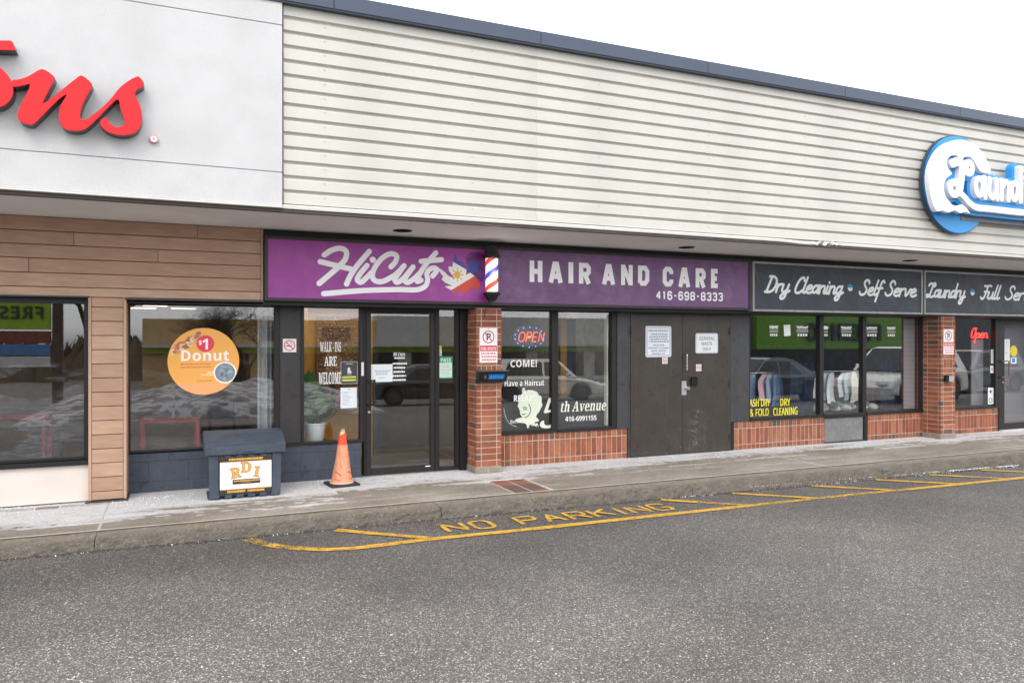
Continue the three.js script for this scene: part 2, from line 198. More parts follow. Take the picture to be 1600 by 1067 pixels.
scatter('snow', 2400, chip, std(0xe6e9ee, 0.9), (r) => { let x = -3 + 19 * r(); if (r() < 0.7) x = 5 + 10 * r(); const z = 2.045 + 0.06 * r() * r(), k = fbm(x * 1.3, 2, 3, 44); return [k > 0.47 || r() < 0.2 ? x : 8.4 + (x - 3) * 0.45, lotY(x, z) + 0.003, z, 0.002 + 0.0075 * r() * r() * r()]; }, 'thin line of leftover snow in the gutter', 32);
scatter('salt', 2600, chip, std(0xdfe2e6, 0.95), (r) => { const x = -2.5 + 17 * r(), z = (x < 1 ? 0.25 : 0.06) + 0.75 * r() * r(); return [x, 0.002, z, 0.003 + 0.006 * r() * r()]; }, 'white road salt crumbs scattered on the sidewalk by the wall', 33);

// ---------------------------------------------------------------- the plaza building
const B = thing('plaza_building', 'long single-storey shopping plaza with ribbed white metal fascia and dark-framed shopfronts', 'building', [0, 0, 0]);
const XL = -9, XR = 18, ZF = 1.55;
// ribbed siding: each course of each sheet is a piece
{ const sheets = [0.96, 3.66, 7.2, 10.75, 14.3, XR], n = 14, y0 = 2.945, pitch = (4.9 - y0) / n, sd = sub(B, 'fascia_siding');
  const prof = (p) => { const s = new THREE.Shape(); const q = [[0.035, 0], [0.035, 0.014], [0.07, 0.02], [0.07, p * 0.82], [0.035, p - 0.0005], [0, p - 0.0005], [0, 0]]; q.forEach(([z, y], i) => (i ? s.lineTo(z, y) : s.moveTo(z, y))); return s; };
  for (let k = 0; k + 1 < sheets.length; k++) { const len = sheets[k + 1] - sheets[k] - 0.0012; const g = new THREE.ExtrudeGeometry(prof(pitch), { depth: len, bevelEnabled: false, steps: 1 }); g.rotateY(Math.PI / 2); g.scale(1, 1, -1); g.index || 0; { const p = g.attributes.position; for (let i = 0; i < p.count; i += 3) { const a = [p.getX(i), p.getY(i), p.getZ(i)]; p.setXYZ(i, p.getX(i + 1), p.getY(i + 1), p.getZ(i + 1)); p.setXYZ(i + 1, ...a); } g.computeVertexNormals(); const u = g.attributes.uv; for (let i = 0; i < p.count; i++) u.setXY(i, p.getX(i), p.getY(i)); }
    for (let c = 0; c < n; c++) add(sd, 'siding_course', g, M.siding, [sheets[k], y0 + c * pitch, ZF - 0.07]); }
  const sc = new THREE.CylinderGeometry(0.007, 0.007, 0.006, 8); sc.rotateX(Math.PI / 2); const list = []; for (let x = 1.35, i = 0; x < XR; x += 1.55, i++) for (let c = 0; c < n; c++) if ((c + i) % 2 || i % 3 === 0) { const q = sc.clone(); q.translate(x, y0 + (c + 0.72) * pitch, ZF + 0.002); list.push(q); }
  const m = add(sd, 'screws', merge(list), std(0xb5b3aa, 0.5)); m.userData.kind = 'stuff'; }
// bottom trim of the siding, dented in one place
{ const tr = sub(B, 'drip_trim'); for (const [a, b] of [[0.95, 4.5], [4.503, 9.4], [9.403, XR]]) { const n = Math.ceil((b - a) / 0.03), P = [], U = [], I = []; const pr = [[0, 0.02], [0.012, 0.02], [0.03, 0.004], [0.03, -0.022], [0, -0.022]];
    for (let i = 0; i <= n; i++) { const x = a + (b - a) * i / n, d = Math.exp(-(((x - 7.9) / 0.16) ** 2)), e = Math.exp(-(((x - 7.55) / 0.3) ** 2)); for (const [z, y] of pr) { P.push(x, 2.935 + y - 0.012 * e + d * 0.018 * Math.sin(x * 55), ZF + z + d * (0.03 * Math.sin(x * 38 + y * 90)) - 0.01 * e); U.push(x, y); } }
    for (let i = 0; i < n; i++) for (let k = 0; k < 4; k++) { const p = i * 5 + k; I.push(p, p + 5, p + 1, p + 1, p + 5, p + 6); }
    const g = new THREE.BufferGeometry(); g.setAttribute('position', new THREE.Float32BufferAttribute(P, 3)); g.setAttribute('uv', new THREE.Float32BufferAttribute(U, 2)); g.setIndex(I); const f = g.toNonIndexed(); f.computeVertexNormals(); add(tr, 'trim_length', f, M.siding); } }
add(B, 'trim_brown_strip', mbox(XL, XR, 2.882, 2.914, ZF - 0.06, ZF + 0.012), M.brownTrim);  // brown strip below the siding and stucco trims, its own colour
// stucco field with scored joints
{ const st = sub(B, 'stucco_wall'); const st2 = std(0xb8b8ba, 0.95); for (const [a, b] of [[2.93, 3.247], [3.255, 4.652], [4.66, 4.9]]) for (const [x0, x1] of [[XL, -3.4], [-3.393, 0.943]]) add(st, 'stucco_panel', mbox(x0, x1, a, b, ZF - 0.1, ZF + 0.05, 0.003), M.stucco); add(st, 'joint_backing', mbox(XL, 0.93, 2.94, 4.88, ZF - 0.12, ZF + 0.038), st2);
  add(st, 'metal_drip_edge', mbox(XL, 0.946, 2.912, 2.927, ZF - 0.1, ZF + 0.066, 0.002), M.trimWhite); }
// parapet cap
{ const cp = sub(B, 'parapet_cap'); const hem = std(0x2f3847, 0.5); for (let x = 1.43 - 2.25 * 5; x < XR; x += 2.25) { add(cp, 'cap_piece', mbox(x + 0.004, x + 2.246, 4.885, 5.037, ZF - 0.35, ZF + 0.075, 0.006), M.cap); } add(cp, 'cap_joint', mbox(XL, XR, 4.89, 5.032, ZF - 0.34, ZF + 0.07), hem); add(cp, 'cap_hem', mbox(XL, XR, 4.872, 4.886, ZF - 0.1, ZF + 0.066), hem); }
add(B, 'parapet_wall', mbox(XL, XR, 2.9, 4.87, ZF - 0.35, ZF - 0.125), M.concrete);
add(B, 'roof', mbox(XL, XR, 4.5, 4.7, -9, ZF - 0.35), M.concrete);
// soffit with recessed downlights (unlit)
{ const s = new THREE.Shape(); s.moveTo(XL, -(ZF - 0.06)); s.lineTo(XR, -(ZF - 0.06)); s.lineTo(XR, -0.3); s.lineTo(XL, -0.3); s.closePath(); const ls = [-1.9, 2.34, 6.21, 10.4, 14.5]; for (const x of ls) { const h = new THREE.Path(); h.absarc(x, -0.82, 0.1, 0, Math.PI * 2, true); s.holes.push(h); }
  const g = new THREE.ExtrudeGeometry(s, { depth: 0.02, bevelEnabled: false, curveSegments: 24 }); g.rotateX(-Math.PI / 2); add(B, 'soffit', g, M.soffit, [0, 2.88, 0]);
  for (const x of ls) { const p = sub(B, 'recessed_light'); const can = new THREE.LatheGeometry([[0.099, 0], [0.099, 0.12], [0, 0.12]].map(([r, y]) => new THREE.Vector2(r, y)), 24); add(p, 'can', can, M.dark, [x, 2.882, 0.82]); const ring = new THREE.TorusGeometry(0.104, 0.007, 8, 28); ring.rotateX(Math.PI / 2); add(p, 'trim_ring', ring, M.dark, [x, 2.879, 0.82]); } }
// header wall behind the signs
add(B, 'header_wall', mbox(0.9, XR, 2.05, 2.88, -0.2, 0.3), M.black);
add(B, 'header_wall', mbox(XL, 0.9, 2.085, 2.88, -0.2, 0.31), M.black);
add(B, 'window_head', mbox(-0.46, XR, 2.04, 2.0499, -0.06, 0.29), M.black);
// ---- plank cladding of the donut shop
{ const wc = sub(B, 'wood_cladding'), r = rng(5); const zf = 0.35, z0 = 0.31; let k = 0;
  const plank = (x0, x1, y0, y1, z1 = zf) => add(wc, 'plank', mbox(x0 + 0.0015, x1 - 0.0015, y0 + 0.003, y1 - 0.003, z0, z1, 0.004, r() * 3), wood[(r() * 3.4) | 0]);
  const rows = [[2.878, 2.735, [0.22]], [2.735, 2.599, [-0.93]], [2.599, 2.463, [-0.16, -3.1]], [2.463, 2.32, [-1.32, -4]], [2.32, 2.18, [-2.6]], [2.18, 2.085, [-1.9]]];
  for (const [a, b, js] of rows) { const xs = [XL, ...js.sort((p, q) => p - q), 0.868]; for (let i = 0; i + 1 < xs.length; i++) plank(xs[i], xs[i + 1], b, a); }
  add(wc, 'edge_trim', mbox(0.868, 0.893, 2.085, 2.88, 0.3, zf + 0.006, 0.002), wood[1]);
  for (let y = 1.986, i = 0; y > 0.1; y -= 0.1445, i++) plank(-0.775, -0.485, Math.max(y - 0.1445, 0.02), y);
  plank(-0.775, -0.485, 1.986, 2.085);
  for (const [a, b] of [[-0.803, -0.775], [-0.485, -0.457]]) add(wc, 'edge_trim', mbox(a, b, 0.02, 2.085, 0.0, zf + 0.005, 0.002), wood[3]);
  add(wc, 'pillar_core', mbox(-0.775, -0.485, 0.0, 2.085, 0.0, z0 - 0.002), M.dark); add(wc, 'base_plate', mbox(-0.83, -0.44, 0, 0.016, 0.0, 0.39), M.greyPost); }
add(B, 'lower_panel', mbox(XL, -0.806, 0.012, 0.383, 0.05, 0.29, 0.003), M.cream);
add(B, 'lower_panel_sill', mbox(XL, -0.806, 0.384, 0.43, 0.05, 0.33, 0.004), M.frame);
// ---- windows: frame and pane
function windowAt(x0, x1, y0, y1, o = {}) {
  const { fl = 0.05, fr = 0.05, ft = 0.05, fb = 0.05, z = 0, d = 0.09, mat = M.frame, name = 'shop_window' } = o; const w = sub(B, name), fz0 = z - d, fz1 = z + 0.012;
  const bars = [mbox(x0 - fl, x0, y0 - fb, y1 + ft, fz0, fz1, 0.003), mbox(x1, x1 + fr, y0 - fb, y1 + ft, fz0, fz1, 0.003), mbox(x0, x1, y1, y1 + ft, fz0, fz1 - 0.002, 0.002), mbox(x0, x1, y0 - fb, y0, fz0, fz1 + 0.012, 0.004)];
  add(w, 'frame', merge(bars), mat); const gz = z - 0.03;
  add(w, 'pane', mbox(x0 - 0.006, x1 + 0.006, y0 - 0.006, y1 + 0.006, gz - 0.008, gz), M.glass); return w;
}
windowAt(-3.6, -0.851, 0.46, 2.02, { z: 0.25, fr: 0.042, fl: 0.06, fb: 0.028, ft: 0.06 }); windowAt(-7.6, -3.72, 0.46, 2.02, { z: 0.25, fl: 1.4, fb: 0.028, ft: 0.06 });
add(B, 'window_cap_flashing', mbox(XL, -0.79, 2.08, 2.095, 0.2, 0.372, 0.002), M.greyPost); add(B, 'window_cap_flashing', mbox(-0.472, 0.9, 2.066, 2.083, 0.0, 0.372, 0.002), M.greyPost);
windowAt(-0.44, 1.05, 0.455, 2.03, { fl: 0.03, fr: 0.06, ft: 0.01, fb: 0.02 });
windowAt(1.385, 2.041, 0.455, 2.03, { fl: 0.035, fr: 0.047, ft: 0.01, fb: 0.03, mat: M.frameBrown });
windowAt(3.043, 3.264, 0.05, 2.03, { fl: 0.022, fr: 0.04, ft: 0.01, fb: 0.045, mat: M.frameBrown, name: 'sidelight_window' });
windowAt(3.86, 4.624, 0.455, 2.03, { fl: 0.04, fr: 0.048, ft: 0.01, fb: 0.042, mat: M.frameBrown }); windowAt(4.72, 5.555, 0.455, 2.03, { fl: 0.0475, fr: 0.075, ft: 0.01, fb: 0.042, mat: M.frameBrown });
windowAt(7.985, 9.385, 0.468, 2.03, { fl: 0.03, fr: 0.04, ft: 0.01, fb: 0.046, mat: M.frameBrown }); windowAt(9.466, 10.32, 0.468, 2.03, { fl: 0.0405, fr: 0.04, ft: 0.01, fb: 0.046, mat: M.frameBrown }); windowAt(10.4, 11.72, 0.468, 2.03, { fl: 0.0395, fr: 0.09, ft: 0.01, fb: 0.046, mat: M.frameBrown });
windowAt(12.1, 13.6, 0.465, 2.03, { fl: 0.05, fr: 0.09, ft: 0.01, fb: 0.04, mat: M.frame });
windowAt(14.98, 17.6, 0.465, 2.03, { fl: 0.06, fr: 0.3, ft: 0.01, fb: 0.04, mat: M.frame });
// ---- posts and panels between the openings
add(B, 'metal_panel', mbox(1.11, 1.35, 0.45, 2.04, -0.09, 0.0, 0.003), std(0x39373a, 0.45, { map: GRUB })); add(B, 'panel_sill', mbox(1.11, 1.35, 0.425, 0.449, -0.09, 0.03, 0.003), M.frameBrown);
add(B, 'frame_post', mbox(3.304, 3.395, 0, 2.04, -0.12, 0.05, 0.003), M.black);
add(B, 'metal_panel', mbox(5.631, 5.81, 0.418, 2.04, -0.09, 0.025, 0.004), M.greyPost); add(B, 'metal_panel', mbox(7.605, 7.954, 0.425, 2.04, -0.09, 0.02, 0.004), M.greyPost); add(B, 'frame_post', mbox(7.605, 7.685, 0, 0.424, -0.09, 0.0), M.black);
add(B, 'kick_panel', mbox(9.51, 10.345, 0.02, 0.4, -0.06, -0.01, 0.003), std(0x8b8c8c, 0.45, { map: again(GRUB, 0.6), bumpMap: again(G1b, 2.2), bumpScale: 0.004 })); add(B, 'kick_panel_rail', mbox(9.505, 10.35, 0.401, 0.421, -0.09, 0.015, 0.003), M.frameBrown); add(B, 'frame_post', mbox(10.352, 10.425, 0, 0.421, -0.09, 0.012, 0.003), M.black); add(B, 'kick_panel_base', mbox(9.5, 10.35, 0.002, 0.019, -0.09, 0.012), M.greyPost);
// ---- painted block base
{ const bw = sub(B, 'block_base_wall'); for (const [a, b, hs] of [[-0.46, 2.055, 0]]) { const rowsY = [[0.0, 0.115], [0.115, 0.335], [0.335, 0.424]]; rowsY.forEach(([y0, y1], r) => { for (let x = a - (r % 2 ? 0.2 : 0); x < b; x += 0.4) { const p = Math.max(a, x), q = Math.min(b, x + 0.4); if (q - p > 0.02) add(bw, 'block', mbox(p + 0.0005, q - 0.0005, y0 + 0.0005, y1 - 0.001, -0.12, r === 2 ? 0.004 : 0, 0.0015), M.navy); } }); } }
// ---- doors
{ const d = sub(B, 'glass_door'); add(d, 'door_frame', merge([mbox(2.09, 2.112, 0, 2.04, -0.1, 0.012, 0.003), mbox(2.99, 3.02, 0, 2.04, -0.1, 0.012, 0.003), mbox(2.112, 2.99, 2.005, 2.04, -0.1, 0.01, 0.003)]), M.frameBrown);
  add(d, 'leaf', merge([mbox(2.116, 2.178, 0.014, 2.0, -0.06, 0.004, 0.004), mbox(2.932, 2.986, 0.014, 2.0, -0.06, 0.004, 0.004), mbox(2.178, 2.932, 1.972, 2.0, -0.06, 0.002, 0.003), mbox(2.178, 2.932, 0.014, 0.09, -0.06, 0.002, 0.004)]), M.frameBrown);
  add(d, 'pane', mbox(2.172, 2.938, 0.084, 1.978, -0.036, -0.028), M.glass); add(d, 'threshold', mbox(2.06, 3.3, 0.0, 0.013, -0.1, 0.06, 0.003), M.alu);
  add(d, 'pull_handle', merge([mbox(2.13, 2.215, 1.15, 1.17, 0.0, 0.05, 0.004), mbox(2.19, 2.22, 0.86, 1.175, 0.035, 0.06, 0.006), mbox(2.13, 2.215, 0.86, 0.88, 0.0, 0.05, 0.004)]), M.black); const c = new THREE.CylinderGeometry(0.017, 0.017, 0.014, 20); c.rotateX(Math.PI / 2); add(d, 'lock', c, M.chrome, [2.15, 0.78, 0.01]); add(d, 'label_plate', mbox(2.86, 2.925, 0.072, 0.084, 0.002, 0.005), M.white); }
add(B, 'frame_post', mbox(2.0885, 2.0895, 0, 2.04, -0.1, 0.0), M.black);
{ const d = sub(B, 'steel_double_door'); add(d, 'door_frame', merge([mbox(5.812, 5.845, 0, 2.04, -0.1, 0.02, 0.003), mbox(7.575, 7.603, 0, 2.04, -0.1, 0.02, 0.003), mbox(5.845, 7.575, 2.025, 2.04, -0.1, 0.018)]), M.greyPost);
  add(d, 'leaf', mbox(5.849, 6.742, 0.012, 2.022, -0.03, 0.028, 0.003), M.steelDoor); add(d, 'leaf', mbox(6.748, 7.572, 0.012, 2.022, -0.03, 0.028, 0.003), M.steelDoor); add(d, 'astragal', mbox(6.728, 6.752, 0.012, 2.02, 0.0285, 0.034, 0.002), M.steelDoor);
  const h = new THREE.CylinderGeometry(0.011, 0.011, 0.11, 12); for (const x of [5.85, 7.573]) for (const y of [0.2, 1.0, 1.78]) add(d, 'hinge', h, M.rust, [x, y, 0.032]);
  const pts = [[6.765, 1.21, 0.028], [6.765, 1.21, 0.08], [6.765, 1.225, 0.085], [6.765, 1.43, 0.085], [6.765, 1.445, 0.08], [6.765, 1.445, 0.028]].map((p) => V3(...p)); add(d, 'pull_handle', new THREE.TubeGeometry(new THREE.CatmullRomCurve3(pts, false, 'catmullrom', 0.1), 30, 0.011, 10), M.chrome);
  add(d, 'latch_guard', mbox(6.705, 6.79, 0.855, 1.06, 0.034, 0.04, 0.002), M.alu); const k = new THREE.CylinderGeometry(0.028, 0.03, 0.05, 18); k.rotateX(Math.PI / 2); add(d, 'lock', k, M.chrome, [6.795, 0.955, 0.055]); add(d, 'keypad', mbox(6.868, 6.97, 0.985, 1.115, 0.028, 0.075, 0.012), M.glossBlack);
  // chipped, scuffed paint low on the leaves: real flakes of bare primer
  const list = [], r = rng(8); for (let i = 0; i < 70; i++) { const left = r() < 0.45, x = left ? 5.88 + 0.82 * r() : 6.77 + (r() < 0.6 ? 0.22 * r() : 0.75 * r()), y = 0.03 + 0.45 * r() * r(), s = 0.002 + 0.006 * r() * r(); const c = new THREE.CircleGeometry(s, 5); c.scale(0.6 + r(), 0.6 + r() * 0.8, 1); c.rotateZ(r() * 6); c.translate(x, y, 0.0288); list.push(c); } const sc = add(d, 'paint_chips', merge(list), std(0x84827f, 0.8)); sc.userData.kind = 'stuff';
  const cv = canvasTex(512, 1024, (c, W, H) => { const q = rng(9); for (let i = 0; i < 2600; i++) { const x = W * (0.5 + 0.42 * (q() + q() - 1)), y = H * (0.3 + 0.65 * q()), a = fbm(x / 60, y / 60, 3, 51); if (a < 0.52) continue; c.fillStyle = `rgba(170,168,166,${0.03 + 0.07 * q()})`; c.beginPath(); c.ellipse(x, y, 2 + 9 * q(), 2 + 6 * q(), q() * 3, 0, 7); c.fill(); } }, true);
  add(d, 'dust_marks', new THREE.PlaneGeometry(0.5, 0.85), std(0xffffff, 0.9, { map: cv, transparent: true }), [6.98, 0.47, 0.0295]); }
{ const d = sub(B, 'glass_door'); add(d, 'door_frame', merge([mbox(13.692, 13.75, 0, 2.04, -0.1, 0.012, 0.003), mbox(14.87, 14.92, 0, 2.04, -0.1, 0.012, 0.003), mbox(13.75, 14.87, 2.0, 2.04, -0.1, 0.01)]), M.frame);
  add(d, 'leaf', merge([mbox(13.754, 13.86, 0.02, 1.996, -0.06, 0.004, 0.004), mbox(14.77, 14.866, 0.02, 1.996, -0.06, 0.004, 0.004), mbox(13.86, 14.77, 1.93, 1.996, -0.06, 0.002), mbox(13.86, 14.77, 0.02, 0.13, -0.06, 0.002)]), M.frame); add(d, 'pane', mbox(13.85, 14.78, 0.12, 1.94, -0.036, -0.028), M.glass); add(d, 'threshold', mbox(13.7, 14.92, 0.0, 0.018, -0.1, 0.08, 0.003), M.trimWhite);
  add(d, 'pull_handle', new THREE.TubeGeometry(new THREE.CatmullRomCurve3([[13.72, 1.27, 0.0], [13.72, 1.27, 0.06], [13.88, 1.27, 0.065], [13.89, 1.25, 0.065], [13.89, 1.0, 0.065], [13.88, 0.98, 0.065], [13.72, 0.98, 0.06], [13.72, 0.98, 0.0]].map((p) => V3(...p)), false, 'catmullrom', 0.05), 48, 0.012, 10), std(0x8a6a52, 0.3, { metalness: 0.6 })); const c = new THREE.CylinderGeometry(0.02, 0.02, 0.014, 20); c.rotateX(Math.PI / 2); add(d, 'lock', c, M.chrome, [13.8, 0.88, 0.01]); }
// ---- rooms behind the glass
{ const rm = (name, x0, x1, z1, wall, floor = M.floorTile) => { const g = sub(B, name); add(g, 'floor', mbox(x0, x1, -0.25, -0.002, z1, -0.06), floor); add(g, 'ceiling', mbox(x0, x1, 2.62, 2.7, z1, -0.2), M.ceil); add(g, 'rear_wall', mbox(x0, x1, -0.25, 2.7, z1 - 0.1, z1), wall); add(g, 'side_wall', mbox(x0 - 0.06, x0, -0.25, 2.7, z1 - 0.1, -0.13), wall); add(g, 'side_wall', mbox(x1, x1 + 0.06, -0.25, 2.7, z1 - 0.1, -0.13), wall); return g; };
  rm('donut_shop_room', XL + 0.1, 1.1, -5.5, M.wallDonut); rm('barber_room', 1.23, 3.52, -2.6, std(0x54483c, 0.85, { map: G1 }), std(0x4a4644, 0.35)); rm('salon_room', 3.65, 5.72, -4.5, M.wallGrey); rm('waste_room', 5.85, 7.7, -3, M.dark); rm('laundry_room', 7.83, 12.0, -5, M.wallLaundry); rm('laundry_lobby', 12.13, XR - 0.1, -5, M.wallLaundry);
  add(B, 'rear_wall', mbox(XL, XR, -0.3, 4.6, -9.2, -9), M.concrete); add(B, 'end_wall', mbox(XL - 0.2, XL, -0.3, 4.9, -9.2, 0.3), M.concrete); add(B, 'end_wall', mbox(XR, XR + 0.2, -0.3, 4.9, -9.2, 0.3), M.concrete); }
// ---------------------------------------------------------------- brick pillars and knee walls: every brick a piece
const brickVar = (w, h, d) => [0, 1, 2].map((i) => mbox(-w / 2, w / 2, -h / 2, h / 2, -d / 2, d / 2, 0.004, i * 0.37 + 0.11));
function pillar(x0, x1, label, seed) {
  const t = thing('brick_pillar', label, 'pillar', [(x0 + x1) / 2, 0, 0.17], 'brick pillars between the shopfronts', 'thing'), r = rng(seed), zf = 0.35, rows = 25, y0 = 0.078, ph = (2.045 - y0) / rows;
  add(t, 'mortar_core', mbox(x0 + 0.008, x1 - 0.004, 0.0, 2.046, -0.1, zf - 0.006), M.mortar); add(t, 'plinth', mbox(x0 - 0.012, x1 + 0.012, 0, y0 - 0.004, 0.0, zf + 0.012, 0.008), M.concrete);
  const W = x1 - x0, cols = [[-0.006, W * 0.205], [W * 0.205, W * 0.81], [W * 0.81, W + 0.005]], bh = ph - 0.0125, cache = cols.map(([a, b]) => brickVar(b - a - 0.0125, bh, 0.05)), side = brickVar(0.052, bh, 0.19), sideS = brickVar(0.052, bh, 0.085), sd = mbox(-0.02, 0.02, 0, 0, 0, 0);
  for (let k = 0; k < rows; k++) { const y = y0 + (k + 0.5) * ph; const soldier = k === 14 || k === 15;
    cols.forEach(([a, b], c) => { if (soldier && c === 1) return; add(t, 'brick', cache[c][(r() * 3) | 0], c === 1 ? brickMat[[0, 1, 0, 2, 1, 3, 4, r() < 0.4 ? 5 : 1][(r() * 8) | 0]] : pickBrick(r), [x0 + (a + b) / 2, y, zf - 0.025 + 0.002 * (r() - 0.5)]); });
    add(t, 'brick', side[(r() * 3) | 0], pickBrick(r), [x0 + 0.0265, y, zf - 0.05 - 0.105]); add(t, 'brick', sideS[(r() * 3) | 0], pickBrick(r), [x0 + 0.0265, y, zf - 0.05 - 0.255]); }
  const sw = (W * 0.605) / 3, sol = brickVar(sw - 0.0125, 2 * ph - 0.0125, 0.05); for (let i = 0; i < 3; i++) add(t, 'brick', sol[i], brickMat[i % 3], [x0 + W * 0.205 + sw * (i + 0.5), y0 + 15 * ph, zf - 0.025]);
}
pillar(3.407, 3.748, 'red brick pillar beside the barber door carrying a fire route sign and small letterbox', 21);
pillar(11.72, 12.075, 'red brick pillar between the laundry windows and the laundry door', 22);
function knee(x0, x1, top, label, seed, scaleX = 0.0815) {
  const t = thing('brick_knee_wall', label, 'brick wall', [(x0 + x1) / 2, 0, -0.05], 'low brick walls under the shop windows', 'thing'), r = rng(seed); add(t, 'mortar_core', mbox(x0, x1, -0.05, top, -0.1, -0.007), M.mortar);
  const n = Math.round((x1 - x0) / scaleX), w = (x1 - x0) / n, hs = [[0.0, 0.078], [0.078, 0.318], [0.318, top]], g = hs.map(([a, b]) => brickVar(w - 0.012, b - a - 0.012, 0.06));
  for (let i = 0; i < n; i++) hs.forEach(([a, b], k) => add(t, 'brick', g[k][(r() * 3) | 0], k === 1 ? brickMat[[1, 3, 0, 1, 3, 2, 0][(r() * 7) | 0]] : pickBrick(r), [x0 + (i + 0.5) * w, (a + b) / 2, -0.03 + 0.0025 * (r() - 0.5)]));
  return t;
}
knee(3.86, 5.805, 0.413, 'low red brick wall of upright bricks under the salon window, left of the steel doors', 41); knee(7.69, 9.495, 0.418, 'low red brick wall with white chalky patches under the widest laundry window', 42); knee(10.43, 11.81, 0.42, 'low red brick wall between grey kick panel and second pillar', 43); knee(12.05, 13.69, 0.42, 'low red brick wall beside the laundry glass door', 44);

// white salt bloom on the bricks under the widest laundry window
{ const tx = canvasTex(1024, 256, (c, W, H) => { const r = rng(91); for (let i = 0; i < 5200; i++) { const x = W * r(), y = H * (0.08 + 0.84 * r()), n = fbm(x / 46, y / 130, 3, 95), m = fbm(x / 9, y / 60, 2, 96); if (n < 0.55 || m < 0.42) continue; c.fillStyle = `rgba(238,226,220,${0.1 + 0.3 * r()})`; c.fillRect(x, y, 1 + 3 * r(), 2 + 9 * r()); } }, true); const m = add(scene, 'salt_bloom', new THREE.PlaneGeometry(1.25, 0.26), std(0xffffff, 0.95, { map: tx, transparent: true }), [8.78, 0.2, 0.0035]); tag(m, 'white chalky salt bloom on the bricks under the laundry window', 'stain', null, 'stuff'); }
for (const [x0, x1, zz, sd, lb] of [[-2.3, -0.86, 0.2175, 5, 'milky frost film low on the far-left window'], [-0.43, 1.04, -0.0395, 6, 'milky frost film low on the donut window']]) { const tx = canvasTex(512, 512, (c, W, H) => { const r = rng(sd); for (let i = 0; i < 9000; i++) { const x = W * r(), y = H * r(), n = fbm(x / 120, y / 50, 4, sd + 3), side = sd === 5 ? 0.12 : 0; if (n + side < 0.5 + 0.2 * (1 - y / H)) continue; c.fillStyle = `rgba(222,228,236,${0.006 + 0.02 * r()})`; c.beginPath(); c.ellipse(x, y, 3 + 16 * r(), 1 + 3 * r(), -0.12 + 0.24 * r(), 0, 7); c.fill(); } }, true); const m = add(scene, numbered('window_frost'), new THREE.PlaneGeometry(x1 - x0, 0.95), std(0xffffff, 0.9, { map: tx, transparent: true }), [(x0 + x1) / 2, 0.935, zz]); tag(m, lb, 'frost', null, 'stuff'); }
// ---------------------------------------------------------------- lettering tools
function smooth(pts, n = 8) { if (pts.length < 3) return pts; const c = new THREE.CatmullRomCurve3(pts.map((p) => V3(p[0], p[1], 0)), false, 'centripetal'); return c.getPoints((pts.length - 1) * n).map((p) => [p.x, p.y]); }
function pathPolys(d) { const out = []; let cur = null, x = 0, y = 0; for (const [, cmd, args] of d.matchAll(/([MLC])([^MLC]*)/g)) { const a = args.trim().split(/[\s,]+/).map(Number); if (cmd === 'M') { x = a[0]; y = a[1]; cur = [[x, y]]; out.push(cur); } else if (cmd === 'L') { for (let i = 0; i < a.length; i += 2) { x = a[i]; y = a[i + 1]; cur.push([x, y]); } } else for (let i = 0; i < a.length; i += 6) { for (let t = 1; t <= 8; t++) { const u = t / 8, v = 1 - u; cur.push([v * v * v * x + 3 * v * v * u * a[i] + 3 * v * u * u * a[i + 2] + u * u * u * a[i + 4], v * v * v * y + 3 * v * v * u * a[i + 1] + 3 * v * u * u * a[i + 3] + u * u * u * a[i + 5]]); } x = a[i + 4]; y = a[i + 5]; } } return out; }
